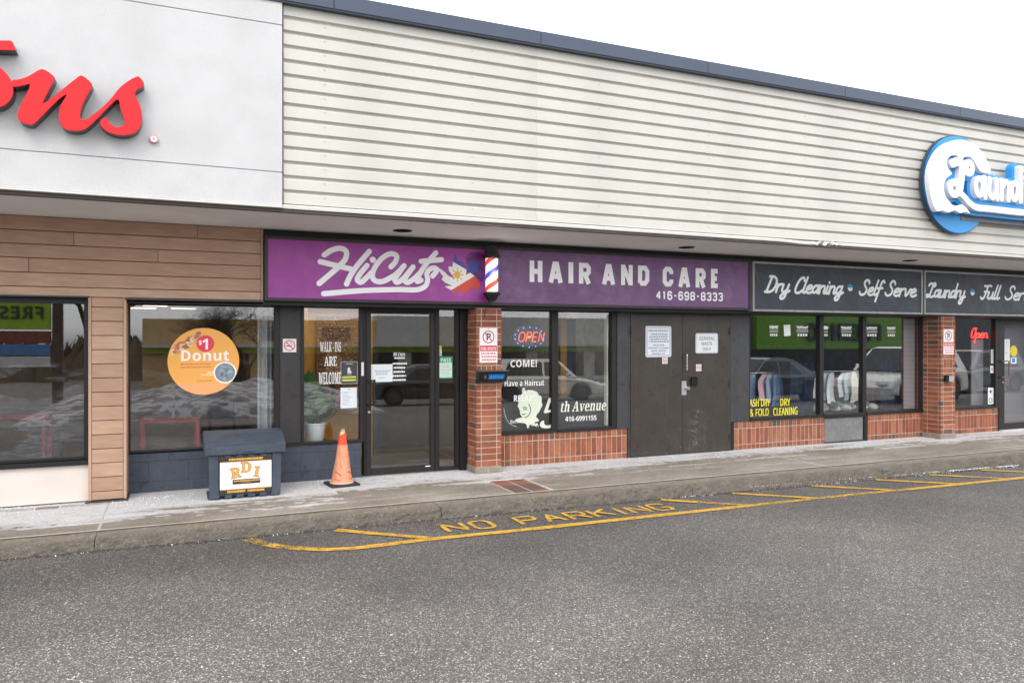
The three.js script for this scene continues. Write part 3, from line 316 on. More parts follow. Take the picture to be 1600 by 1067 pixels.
const SCRIPT = { // monoline script, x-height 50
  a: ['M34 -40 C28 -54 4 -52 4 -22 C4 4 26 2 34 -24 L36 -50 L34 -12 C34 2 44 0 50 -10', 44], u: ['M0 -10 L4 -48 L3 -16 C4 4 24 4 30 -18 L33 -48 L32 -12 C33 2 42 0 48 -10', 42], n: ['M2 -48 L4 0 L4 -28 C10 -52 32 -56 32 -30 L31 -10 C32 2 42 0 48 -10', 42],
  d: ['M34 -40 C28 -54 4 -52 4 -22 C4 4 26 2 34 -24 L38 -98 L34 -12 C34 2 44 0 50 -10', 44], r: ['M2 -48 L4 0 L4 -28 C8 -48 20 -54 30 -46', 30], y: ['M3 -48 L3 -18 C4 4 24 2 30 -18 L33 -48 L30 20 C28 46 4 46 6 26 C8 10 30 4 46 -10', 42], g: ['M34 -40 C28 -54 4 -52 4 -22 C4 4 26 2 34 -24 L36 -50 L32 20 C30 46 6 46 8 26 C10 10 32 4 50 -10', 44],
  e: ['M4 -22 C16 -22 32 -30 30 -42 C28 -54 4 -52 4 -22 C4 6 28 4 40 -10', 36], l: ['M10 -98 L5 -14 C5 2 16 2 24 -10', 21], i: ['M5 -48 L4 -12 C5 2 14 2 22 -10 M9 -72 L9 -70', 20], f: ['M30 -86 C26 -104 12 -100 12 -70 L6 40 M-4 -46 L28 -48', 28], v: ['M2 -46 L10 -4 C14 0 22 -10 28 -40 C28 -52 36 -44 42 -44', 36], c: ['M32 -40 C28 -54 4 -52 4 -22 C4 6 28 4 40 -10', 36],
  D: ['M10 -92 L4 -2 L-4 0 M-2 -94 C40 -104 52 -60 40 -20 C34 0 16 4 -4 0', 52], C: ['M46 -76 C44 -104 20 -104 10 -60 C0 -10 10 2 24 2 C38 0 44 -10 50 -16', 50], S: ['M40 -78 C38 -104 10 -104 12 -76 C14 -56 40 -48 36 -20 C32 6 0 6 -2 -18', 46], L: ['M-6 -78 C-2 -98 14 -98 20 -84 C30 -104 46 -96 42 -82 C40 -70 26 -72 26 -84 L18 -20 C14 6 -8 4 -6 -10 C-4 -24 14 -8 24 -2 C32 2 40 0 46 -8', 48], F: ['M0 -92 C16 -84 30 -100 48 -92 M24 -90 C24 -50 20 -10 12 0 C4 4 -4 0 -6 -10 M10 -50 L36 -50', 40], O: ['M28 -98 C2 -98 -2 0 22 0 C46 0 50 -96 26 -96 C34 -84 44 -90 50 -94', 52], p: ['M4 -48 L-2 44 M3 -26 C10 -56 36 -52 32 -22 C28 4 6 2 2 -12 M20 -4 C32 0 40 -6 46 -12', 42] };
function script(text, size, slant = 0.28, track = 1) { const out = []; let x = 0; for (const ch of text) { if (ch === ' ') { x += 30; continue; } const [d, adv] = SCRIPT[ch]; for (const p of pathPolys(d)) out.push(p.map(([a, b]) => [(x + a - b * slant) * size / 100, -b * size / 100])); x += adv * track; } out.width = x * size / 100; return out; }
const BLOCK = { // angular athletic capitals in a unit box, y up
  H: [[[0, 0], [0, 1]], [[1, 0], [1, 1]], [[0, 0.5], [1, 0.5]]], A: [[[-0.04, 0], [0.38, 1], [0.62, 1], [1.04, 0]], [[0.2, 0.24], [0.8, 0.24]]], I: [[[0.5, 0], [0.5, 1]]], R: [[[0, 0], [0, 1], [0.75, 1], [1, 0.85], [1, 0.58], [0.75, 0.44], [0, 0.44]], [[0.52, 0.44], [1.02, 0]]], N: [[[0, 0], [0, 1], [1, 0], [1, 1]]], D: [[[0, 0], [0, 1], [0.7, 1], [1, 0.8], [1, 0.2], [0.7, 0], [0, 0]]], C: [[[1, 0.68], [1, 0.84], [0.75, 1], [0.25, 1], [0, 0.84], [0, 0.16], [0.25, 0], [0.75, 0], [1, 0.16], [1, 0.32]]], E: [[[1, 1], [0, 1], [0, 0], [1, 0]], [[0, 0.5], [0.8, 0.5]]],
  4: [[[0.75, 0], [0.75, 1], [0, 0.32], [1.05, 0.32]]], 1: [[[0.2, 0.84], [0.55, 1], [0.55, 0]]], 6: [[[1, 0.8], [0.8, 1], [0.2, 1], [0, 0.82], [0, 0.18], [0.2, 0], [0.8, 0], [1, 0.18], [1, 0.42], [0.8, 0.57], [0, 0.57]]], 9: [[[0, 0.2], [0.2, 0], [0.8, 0], [1, 0.18], [1, 0.82], [0.8, 1], [0.2, 1], [0, 0.82], [0, 0.58], [0.2, 0.43], [1, 0.43]]], 8: [[[0.2, 0.52], [0, 0.68], [0, 0.85], [0.2, 1], [0.8, 1], [1, 0.85], [1, 0.68], [0.8, 0.52], [0.2, 0.52], [0, 0.36], [0, 0.15], [0.2, 0], [0.8, 0], [1, 0.15], [1, 0.36], [0.8, 0.52]]], 3: [[[0, 0.82], [0.2, 1], [0.8, 1], [1, 0.84], [1, 0.64], [0.8, 0.52], [0.35, 0.52]], [[0.8, 0.52], [1, 0.38], [1, 0.16], [0.8, 0], [0.2, 0], [0, 0.18]]], '-': [[[0.1, 0.5], [0.9, 0.5]]] };
// draw polylines given in wall metres onto a canvas that covers the wall rectangle [x0,x1]x[y0,y1]
function sheetDraw(c, W, H, [x0, x1, y0, y1]) { const X = (x) => (x - x0) / (x1 - x0) * W, Y = (y) => (y1 - y) / (y1 - y0) * H, k = W / (x1 - x0); return { X, Y, k, lines(polys, w, col, join = 'round', cap = 'round') { c.strokeStyle = col; c.lineWidth = w * k; c.lineJoin = join; c.lineCap = cap; for (const p of polys) { c.beginPath(); p.forEach(([x, y], i) => (i ? c.lineTo(X(x), Y(y)) : c.moveTo(X(x), Y(y)))); c.stroke(); } }, poly(p, col) { c.fillStyle = col; c.beginPath(); p.forEach(([x, y], i) => (i ? c.lineTo(X(x), Y(y)) : c.moveTo(X(x), Y(y)))); c.closePath(); c.fill(); }, text(s, x, y, h, font, col, wide, al = 'center') { c.save(); c.fillStyle = col; c.font = font.replace('#', (h * k).toFixed(1)); c.textAlign = 'left'; c.textBaseline = 'alphabetic'; const m = c.measureText(s).width, f = wide ? wide * k / m : 1; c.translate(X(x) - (al === 'center' ? m * f / 2 : 0), Y(y)); c.scale(f, 1); c.fillText(s, 0, 0); c.restore(); } }; }
function printed(name, label, category, r, z, thick, W, draw, o = {}) { const [x0, x1, y0, y1] = r, H = Math.max(16, Math.round(W * (y1 - y0) / (x1 - x0))); const t = canvasTex(W, H, (c) => { const s = sheetDraw(c, W, H, r); draw(c, s, W, H); }); const front = std(0xffffff, o.rough ?? 0.6, { map: t, ...(o.mat || {}) }); const cx = (x0 + x1) / 2; const g = panelGeo(x0 - cx, x1 - cx, 0, y1 - y0, -thick, 0); const m = new THREE.Mesh(g, [front, o.rim || M.white]); m.castShadow = m.receiveShadow = true; if (o.parent) { m.name = name; const q = origins.get(o.parent); m.position.set(cx - q[0], y0 - q[1], z - q[2]); o.parent.add(m); } else { m.name = numbered(name); m.position.set(cx, y0, z); scene.add(m); tag(m, label, category, o.group); } return m; }
function vinyl(name, label, category, r, z, W, draw, o = {}) { const [x0, x1, y0, y1] = r, H = Math.max(16, Math.round(W * (y1 - y0) / (x1 - x0))); const t = canvasTex(W, H, (c) => draw(c, sheetDraw(c, W, H, r), W, H), true); const g = new THREE.PlaneGeometry(x1 - x0, y1 - y0); g.translate(0, (y1 - y0) / 2, 0); return solo(name, g, std(0xffffff, 0.55, { map: t, transparent: true, ...(o.mat || {}) }), label, category, [(x0 + x1) / 2, y0, z], o.group); }
// outline of a set of strokes (round pens) as shapes: distance field + marching squares
function strokeShapes(strokes, cell) {
  let X0 = 1e9, X1 = -1e9, Y0 = 1e9, Y1 = -1e9; for (const { p, r } of strokes) for (const [x, y] of p) { X0 = Math.min(X0, x - r - cell * 2); X1 = Math.max(X1, x + r + cell * 2); Y0 = Math.min(Y0, y - r - cell * 2); Y1 = Math.max(Y1, y + r + cell * 2); }
  const nx = Math.ceil((X1 - X0) / cell) + 1, ny = Math.ceil((Y1 - Y0) / cell) + 1, F = new Float32Array(nx * ny).fill(1);
  for (const { p, r } of strokes) for (let s = 0; s < Math.max(1, p.length - 1); s++) { const [ax, ay] = p[s], [bx, by] = p[Math.min(s + 1, p.length - 1)], dx = bx - ax, dy = by - ay, l2 = dx * dx + dy * dy || 1e-9, m = r + cell * 2; const i0 = Math.max(0, Math.floor((Math.min(ax, bx) - m - X0) / cell)), i1 = Math.min(nx - 1, Math.ceil((Math.max(ax, bx) + m - X0) / cell)), j0 = Math.max(0, Math.floor((Math.min(ay, by) - m - Y0) / cell)), j1 = Math.min(ny - 1, Math.ceil((Math.max(ay, by) + m - Y0) / cell));
    for (let j = j0; j <= j1; j++) for (let i = i0; i <= i1; i++) { const x = X0 + i * cell, y = Y0 + j * cell, t = Math.max(0, Math.min(1, ((x - ax) * dx + (y - ay) * dy) / l2)), d = Math.hypot(x - ax - t * dx, y - ay - t * dy) - r; if (d < F[j * nx + i]) F[j * nx + i] = d; } }
  const next = new Map(), key = (e) => e, pos = new Map(); const E = (i, j, v) => (j * nx + i) * 2 + v; // v=0 horizontal edge from (i,j), 1 vertical
  const put = (e, x, y) => { if (!pos.has(e)) pos.set(e, [x, y]); }; const lerp = (a, b) => a / (a - b);
  for (let j = 0; j + 1 < ny; j++) for (let i = 0; i + 1 < nx; i++) { const a = F[j * nx + i], b = F[j * nx + i + 1], c = F[(j + 1) * nx + i + 1], d = F[(j + 1) * nx + i], k = (a < 0) | ((b < 0) << 1) | ((c < 0) << 2) | ((d < 0) << 3); if (!k || k === 15) continue; const x = X0 + i * cell, y = Y0 + j * cell; const e = [E(i, j, 0), E(i + 1, j, 1), E(i, j + 1, 0), E(i, j, 1)]; if ((a < 0) !== (b < 0)) put(e[0], x + cell * lerp(a, b), y); if ((b < 0) !== (c < 0)) put(e[1], x + cell, y + cell * lerp(b, c)); if ((d < 0) !== (c < 0)) put(e[2], x + cell * lerp(d, c), y + cell); if ((a < 0) !== (d < 0)) put(e[3], x, y + cell * lerp(a, d));
    const S = { 1: [[0, 3]], 2: [[1, 0]], 3: [[1, 3]], 4: [[2, 1]], 5: [[0, 3], [2, 1]], 6: [[2, 0]], 7: [[2, 3]], 8: [[3, 2]], 9: [[0, 2]], 10: [[1, 0], [3, 2]], 11: [[1, 2]], 12: [[3, 1]], 13: [[0, 1]], 14: [[3, 0]] }[k]; for (const [p, q] of S) next.set(e[p], e[q]); }
  const loops = []; while (next.size) { const st = next.keys().next().value; let e = st; const L = []; while (next.has(e)) { L.push(pos.get(e)); const q = next.get(e); next.delete(e); e = q; } if (L.length > 6) loops.push(L); }
  const area = (L) => { let s = 0; for (let i = 0; i < L.length; i++) { const a = L[i], b = L[(i + 1) % L.length]; s += a[0] * b[1] - b[0] * a[1]; } return s / 2; };
  const inside = (p, L) => { let c = false; for (let i = 0, j = L.length - 1; i < L.length; j = i++) if ((L[i][1] > p[1]) !== (L[j][1] > p[1]) && p[0] < (L[j][0] - L[i][0]) * (p[1] - L[i][1]) / (L[j][1] - L[i][1]) + L[i][0]) c = !c; return c; };
  const simp = (L) => L.filter((p, i) => i % 2 === 0); const sign = Math.sign(area(loops.reduce((a, b) => (Math.abs(area(a)) > Math.abs(area(b)) ? a : b)))); const outer = loops.filter((L) => Math.sign(area(L)) === sign), holes = loops.filter((L) => Math.sign(area(L)) !== sign);
  return outer.map((L) => { const s = new THREE.Shape(simp(L).map((p) => new THREE.Vector2(...p))); for (const h of holes) if (inside(h[0], L)) s.holes.push(new THREE.Path(simp(h).map((p) => new THREE.Vector2(...p)))); return s; });
}
function extrude(shapes, depth, bevel = 0) { return new THREE.ExtrudeGeometry(shapes, { depth, bevelEnabled: bevel > 0, bevelThickness: bevel, bevelSize: bevel, bevelOffset: -bevel, bevelSegments: 2, curveSegments: 16 }); }
const polyShape = (p) => new THREE.Shape(p.map((q) => new THREE.Vector2(q[0], q[1])));

// ---------------------------------------------------------------- signs along the header
const SERIF = 'bold #px serif', SANS = 'bold #px sans-serif', REG = '#px sans-serif';
function signBox(name, label, r, z, W, draw, rim, fw = 0.035, rough = 0.4) {
  const [x0, x1, y0, y1] = r, t = thing(name, label, 'sign', [(x0 + x1) / 2, y0, z]); printed('face_panel', '', '', r, z, 0.03, W, draw, { parent: t, rough, rim: M.black });
  add(t, 'frame', merge([mbox(x0 - fw, x0, y0 - fw, y1 + fw, z - 0.09, z + 0.014, 0.003), mbox(x1, x1 + fw, y0 - fw, y1 + fw, z - 0.09, z + 0.014, 0.003), mbox(x0, x1, y1, y1 + fw, z - 0.09, z + 0.013, 0.003), mbox(x0, x1, y0 - fw, y0, z - 0.09, z + 0.013, 0.003)]), rim); return t;
}
const frameSign = std(0x3a3335, 0.45, { map: GRUB });
const mottled = (c, W, H, base, seed, amp) => { c.fillStyle = base; c.fillRect(0, 0, W, H); const r = rng(seed); for (let i = 0; i < 260; i++) { c.fillStyle = r() < 0.5 ? `rgba(255,235,255,${amp * r()})` : `rgba(20,0,30,${amp * r()})`; c.beginPath(); c.ellipse(W * r(), H * r(), W * (0.01 + 0.06 * r()), H * (0.02 + 0.14 * r()), r() * 3, 0, 7); c.fill(); } };
const HC = [[[1.553,2.615],[1.636,2.673],[1.732,2.698],[1.797,2.671],[1.794,2.587],[1.732,2.506],[1.616,2.398],[1.495,2.291]],[[1.508,2.536],[1.681,2.501],[1.875,2.462]],[[2.067,2.678],[1.915,2.493],[1.843,2.379],[1.804,2.293]],[[2.04,2.515],[1.948,2.396],[1.928,2.343],[1.965,2.318],[2.034,2.373],[2.094,2.434]],[[2.323,2.509],[2.378,2.571],[2.392,2.639],[2.33,2.663],[2.235,2.619],[2.141,2.509],[2.103,2.401],[2.127,2.347],[2.208,2.332],[2.33,2.389],[2.399,2.438],[2.482,2.529]],[[2.482,2.529],[2.399,2.411],[2.369,2.36],[2.392,2.331],[2.454,2.36],[2.593,2.519],[2.509,2.402],[2.49,2.358],[2.518,2.332],[2.593,2.371],[2.691,2.462]],[[2.876,2.699],[2.733,2.532],[2.652,2.393],[2.642,2.349],[2.691,2.364]],[[2.691,2.59],[2.948,2.62]],[[2.836,2.419],[2.883,2.483],[2.869,2.514],[2.812,2.507],[2.765,2.451],[2.773,2.37],[2.748,2.301],[2.663,2.255],[2.413,2.246],[2.007,2.224],[1.546,2.176]]];
const LEAF = [[2.89,2.538],[2.998,2.466],[3.027,2.433],[3.122,2.394],[3.042,2.488],[3.035,2.543],[3.086,2.538],[3.093,2.601],[3.269,2.511],[3.262,2.441],[3.314,2.477],[3.374,2.438],[3.071,2.255],[2.984,2.301],[3.086,2.31],[2.998,2.342],[2.948,2.382],[2.969,2.417],[2.919,2.477]];
signBox('shop_sign', 'magenta purple sign board with white HiCuts script and a flag-coloured leaf', [0.937, 3.56, 2.118, 2.768], 0.38, 2048, (c, s, W, H) => {
  mottled(c, W, H, '#a0409c', 3, 0.035);
  const splash = (x, y, n, rad, cols, seed) => { const r = rng(seed); for (let i = 0; i < n; i++) { const a = r() * 6.28, d = rad * Math.sqrt(r()); c.fillStyle = cols[(r() * cols.length) | 0]; c.globalAlpha = 0.35 + 0.4 * r(); c.beginPath(); c.ellipse(s.X(x + d * Math.cos(a)), s.Y(y + d * 0.8 * Math.sin(a)), s.k * (0.01 + 0.05 * r()), s.k * (0.01 + 0.045 * r()), r() * 3, 0, 7); c.fill(); } c.globalAlpha = 1; };
  splash(3.42, 2.45, 60, 0.15, ['#4a2578', '#3a2c86', '#6b1f6e'], 5); splash(3.3, 2.36, 46, 0.11, ['#d8452f', '#c23a3a', '#dd6a3a'], 6); splash(3.4, 2.62, 50, 0.12, ['#6b1764', '#5a1c6c'], 7); splash(3.36, 2.55, 26, 0.07, ['#2f4aa0', '#30409a'], 8);
  s.poly([[3.09, 2.6], [3.12, 2.7], [3.16, 2.62], [3.22, 2.6], [3.3, 2.5], [3.2, 2.53]], '#4b4aa0'); s.poly([[3.071, 2.255], [3.374, 2.438], [3.42, 2.36], [3.3, 2.28], [3.22, 2.19], [3.2, 2.27], [3.1, 2.22]], '#d24a34'); s.poly(LEAF, '#eef0ee');
  c.fillStyle = '#e6b32a'; c.beginPath(); c.arc(s.X(3.15), s.Y(2.445), s.k * 0.042, 0, 7); c.fill(); for (let i = 0; i < 8; i++) { const a = i * Math.PI / 4; s.lines([[[3.15 + 0.05 * Math.cos(a), 2.445 + 0.05 * Math.sin(a)], [3.15 + 0.075 * Math.cos(a), 2.445 + 0.075 * Math.sin(a)]]], 0.014, '#e6b32a'); }
  s.lines(HC.map((p) => smooth(p)), 0.062, '#fbfcff'); s.lines([[[2.107, 2.584], [2.108, 2.584]]], 0.072, '#fbfcff');
}, frameSign);
signBox('shop_sign', 'dull purple sign board reading HAIR AND CARE with a phone number', [3.63, 7.631, 2.115, 2.778], 0.38, 2048, (c, s, W, H) => {
  mottled(c, W, H, '#74507f', 13, 0.05); const ty = 2.421, th = 0.207; let glyphs = []; const widths = { H: 0.19, A: 0.19, I: 0.05, R: 0.18, N: 0.19, D: 0.19, C: 0.18, E: 0.16 };
  const place = [["H",4.121,4.302],["A",4.393,4.59],["I",4.679,4.746],["R",4.831,5.01],["A",5.183,5.376],["N",5.471,5.657],["D",5.739,5.921],["C",6.139,6.315],["A",6.403,6.596],["R",6.691,6.864],["E",6.957,7.109]];
  for (const [ch, xa, xb] of place) { const q = 0.033, xx = xa + q, w = xb - xa - 2 * q; if (ch === 'I') { s.lines([[[(xa + xb) / 2, ty - q], [(xa + xb) / 2, ty + th + q]]], 0.072, '#fbfcff', 'miter', 'butt'); } else if (ch === 'N') { s.lines([[[xx, ty - q], [xx, ty + th + q]], [[xx + w, ty - q], [xx + w, ty + th + q]]], 0.064, '#fbfcff', 'miter', 'butt'); s.poly([[xx - q, ty + th + q], [xx + q, ty + th + q], [xx + w + q, ty - q], [xx + w - q, ty - q]], '#fbfcff'); } else s.lines(BLOCK[ch].map((p) => p.map(([u, v]) => [xx + u * w, ty + v * th + (v === 0 && 'HAR'.includes(ch) ? -q : 0) + (v === 1 && ch === 'H' ? q : 0)])), 0.066, '#fbfcff', 'miter', 'butt'); }
  let x = 6.04; for (const ch of '416-698-8333') { const w = ch === '1' ? 0.045 : ch === '-' ? 0.04 : 0.06; s.lines(BLOCK[ch].map((p) => p.map(([u, v]) => [x + u * w, 2.215 + v * 0.1])), 0.024, '#fbfaff', 'bevel', 'butt'); x += w + 0.041; }
}, frameSign);
const signGrey = std(0xbdbdc0, 0.4, { map: GRUB });
const dotDraw = (c, s, x, y) => { c.fillStyle = '#e8edf2'; c.beginPath(); c.arc(s.X(x), s.Y(y), s.k * 0.055, 0, 7); c.fill(); c.fillStyle = '#1f9ac6'; c.beginPath(); c.arc(s.X(x), s.Y(y), s.k * 0.055, Math.PI, 0); c.fill(); c.strokeStyle = '#1d7fa8'; c.lineWidth = s.k * 0.012; c.stroke(); };
const putScript = (s, text, x0, x1, yb, size, w) => { const g = script(text, size), f = (x1 - x0) / g.width; s.lines(g.map((p) => p.map(([a, b]) => [x0 + a * f, yb + b])), w, '#f6f8fc'); };
signBox('shop_sign', 'charcoal sign board reading Dry Cleaning and Self Serve in white script', [7.715, 11.175, 2.1, 2.765], 0.4, 2048, (c, s, W, H) => { mottled(c, W, H, '#333a45', 23, 0.04); putScript(s, 'Dry', 7.93, 8.36, 2.36, 0.24, 0.04); putScript(s, 'Cleaning', 8.46, 9.43, 2.36, 0.24, 0.04); dotDraw(c, s, 9.61, 2.463); putScript(s, 'Self', 9.8, 10.26, 2.36, 0.24, 0.04); putScript(s, 'Serve', 10.36, 11.04, 2.36, 0.24, 0.04); }, signGrey, 0.03, 0.5);
signBox('shop_sign', 'charcoal sign board reading Laundry and Full Serv in white script', [11.275, 15.2, 2.1, 2.765], 0.4, 2048, (c, s, W, H) => { mottled(c, W, H, '#333a45', 24, 0.04); putScript(s, 'Laundry', 11.32, 12.22, 2.36, 0.24, 0.04); dotDraw(c, s, 12.43, 2.463); putScript(s, 'Full', 12.65, 13.1, 2.36, 0.24, 0.04); putScript(s, 'Service', 13.27, 14.3, 2.36, 0.24, 0.04); }, signGrey, 0.03, 0.5);
// barber pole
{ const x = 3.545, z = 0.52, t = thing('barber_pole', 'lit barber pole with red, white and blue stripes and black domed caps', 'barber pole', [x, 2.13, z]);
  const lathe = (p) => new THREE.LatheGeometry(p.map(([r, y]) => new THREE.Vector2(r, y)), 32);
  add(t, 'top_cap', lathe([[0, 0.675], [0.03, 0.67], [0.06, 0.645], [0.08, 0.6], [0.088, 0.565], [0.1, 0.56], [0.106, 0.545], [0.1, 0.525], [0.086, 0.515], [0, 0.515]]), M.glossBlack, [x, 2.13, z]); add(t, 'bottom_cap', lathe([[0, 0.0], [0.04, 0.0], [0.06, 0.012], [0.078, 0.055], [0.1, 0.07], [0.106, 0.085], [0.1, 0.1], [0.084, 0.108], [0, 0.108]]), M.glossBlack, [x, 2.13, z]);
  const tex = canvasTex(256, 256, (c, W, H) => { c.fillStyle = '#fdfbf4'; c.fillRect(0, 0, W, H); const band = (o, col) => { c.fillStyle = col; for (const k of [-2, -1, 0, 1, 2]) { c.beginPath(); const y = o * H + k * H; c.moveTo(0, y + H); c.lineTo(W, y); c.lineTo(W, y + 0.2 * H); c.lineTo(0, y + 0.2 * H + H); c.fill(); } }; band(0.1, '#4a49d6'); band(0.58, '#e2483a'); }); tex.wrapS = tex.wrapT = THREE.RepeatWrapping; tex.repeat.set(1, 1.27);
  add(t, 'lamp_cylinder', new THREE.CylinderGeometry(0.078, 0.078, 0.407, 40, 1, true), std(0xffffff, 0.2, { map: tex, emissive: 0xffffff, emissiveMap: tex, emissiveIntensity: 0.55 }), [x, 2.13 + 0.311, z]); add(t, 'wall_bracket', merge([mbox(x - 0.03, x + 0.03, 2.17, 2.21, 0.394, z, 0.004), mbox(x - 0.03, x + 0.03, 2.66, 2.7, 0.394, z, 0.004)]), M.black);
  add(t, 'power_cord', new THREE.TubeGeometry(new THREE.CatmullRomCurve3([[x - 0.02, 2.135, z - 0.02], [x - 0.025, 2.1, z - 0.06], [x - 0.03, 2.0, 0.37], [x - 0.028, 1.93, 0.354]].map((p) => V3(...p))), 24, 0.004, 6), M.black);
  const pl = new THREE.PointLight(0xfff4e4, 0.1); pl.position.set(0, 0.31, 0.11); pl.castShadow = true; t.add(pl); }
// red channel letters on the stucco
{ const NS = [[-1.226,3.796],[-1.188,3.806],[-1.12,3.84],[-1.021,3.916],[-0.995,3.913],[-0.929,3.866],[-0.925,3.85],[-0.973,3.729],[-1.009,3.629],[-0.885,3.75],[-0.761,3.879],[-0.743,3.897],[-0.721,3.903],[-0.649,3.843],[-0.649,3.82],[-0.708,3.681],[-0.734,3.591],[-0.736,3.545],[-0.716,3.527],[-0.671,3.552],[-0.526,3.704],[-0.424,3.852],[-0.311,3.949],[-0.288,3.955],[-0.247,3.905],[-0.254,3.875],[-0.311,3.825],[-0.316,3.793],[-0.278,3.703],[-0.261,3.611],[-0.273,3.525],[-0.321,3.457],[-0.405,3.427],[-0.479,3.429],[-0.544,3.453],[-0.585,3.506],[-0.582,3.537],[-0.562,3.56],[-0.535,3.558],[-0.503,3.51],[-0.447,3.495],[-0.405,3.521],[-0.399,3.558],[-0.428,3.643],[-0.449,3.734],[-0.526,3.652],[-0.653,3.493],[-0.716,3.439],[-0.788,3.424],[-0.85,3.435],[-0.885,3.477],[-0.894,3.547],[-0.885,3.619],[-0.837,3.726],[-0.894,3.678],[-1.06,3.467],[-1.09,3.442],[-1.132,3.444],[-1.179,3.468],[-1.192,3.507],[-1.175,3.583],[-1.102,3.777],[-1.145,3.762],[-1.222,3.741]];
  const t = thing('channel_letter_sign', 'large red script letters with black sides on the pale stucco wall', 'sign', [-1.2, 3.42, ZF + 0.05]); const face = std(0xdc0d1c, 0.6), side = M.glossBlack, z0 = ZF + 0.055;
  const O = []; for (let i = 0; i < 40; i++) { const a = i / 40 * 6.283; O.push([-1.43 + 0.208 * Math.cos(a) - 0.03 * Math.sin(a), 3.742 + 0.2 * Math.sin(a)]); } const T = [[-1.62, 4.06], [-1.238, 4.121], [-1.222, 4.104], [-1.205, 4.044], [-1.62, 3.99]];
  const inner = new THREE.Path(); inner.absellipse(-1.43, 3.742, 0.075, 0.12, 0, 6.283, true); const shapes = { letter_n_s: [polyShape(smoothClosed(NS))], letter_o: [(() => { const s = polyShape(O); s.holes.push(inner); return s; })()], letter_t_bar: [polyShape(T)] };
  for (const [n, sh] of Object.entries(shapes)) { const zz = n === 'letter_o' ? -0.003 : 0; const l = sub(t, 'letter'); add(l, 'return', extrude(sh, 0.12 + zz), side, [0, 0, z0]); add(l, 'face', extrude(sh, 0.008, 0.003), face, [0, 0, z0 + 0.1205 + zz]); }
}
function smoothClosed(p) { const c = new THREE.CatmullRomCurve3(p.map((q) => V3(q[0], q[1], 0)), true, 'centripetal'); return c.getPoints(p.length * 3).slice(0, -1).map((q) => [q.x, q.y]); }
{ const t = thing('trademark_disc', 'small white disc with a red R mark beside the red letters', 'sign', [-0.17, 3.41, ZF + 0.05]); const g = new THREE.CylinderGeometry(0.036, 0.036, 0.03, 28); g.rotateX(Math.PI / 2); add(t, 'disc', g, std(0xb06a70, 0.5), [-0.17, 3.448, ZF + 0.067]); const tx = canvasTex(128, 128, (c, W) => { c.fillStyle = '#f2e6e8'; c.fillRect(0, 0, W, W); c.strokeStyle = '#d4626c'; c.lineWidth = 9; c.beginPath(); c.arc(64, 64, 56, 0, 7); c.stroke(); c.fillStyle = '#b88088'; c.font = 'bold 78px sans-serif'; c.textAlign = 'center'; c.fillText('R', 64, 92); }); const f = new THREE.CircleGeometry(0.034, 28); add(t, 'face', f, std(0xffffff, 0.5, { map: tx }), [-0.17, 3.448, ZF + 0.0835]); }
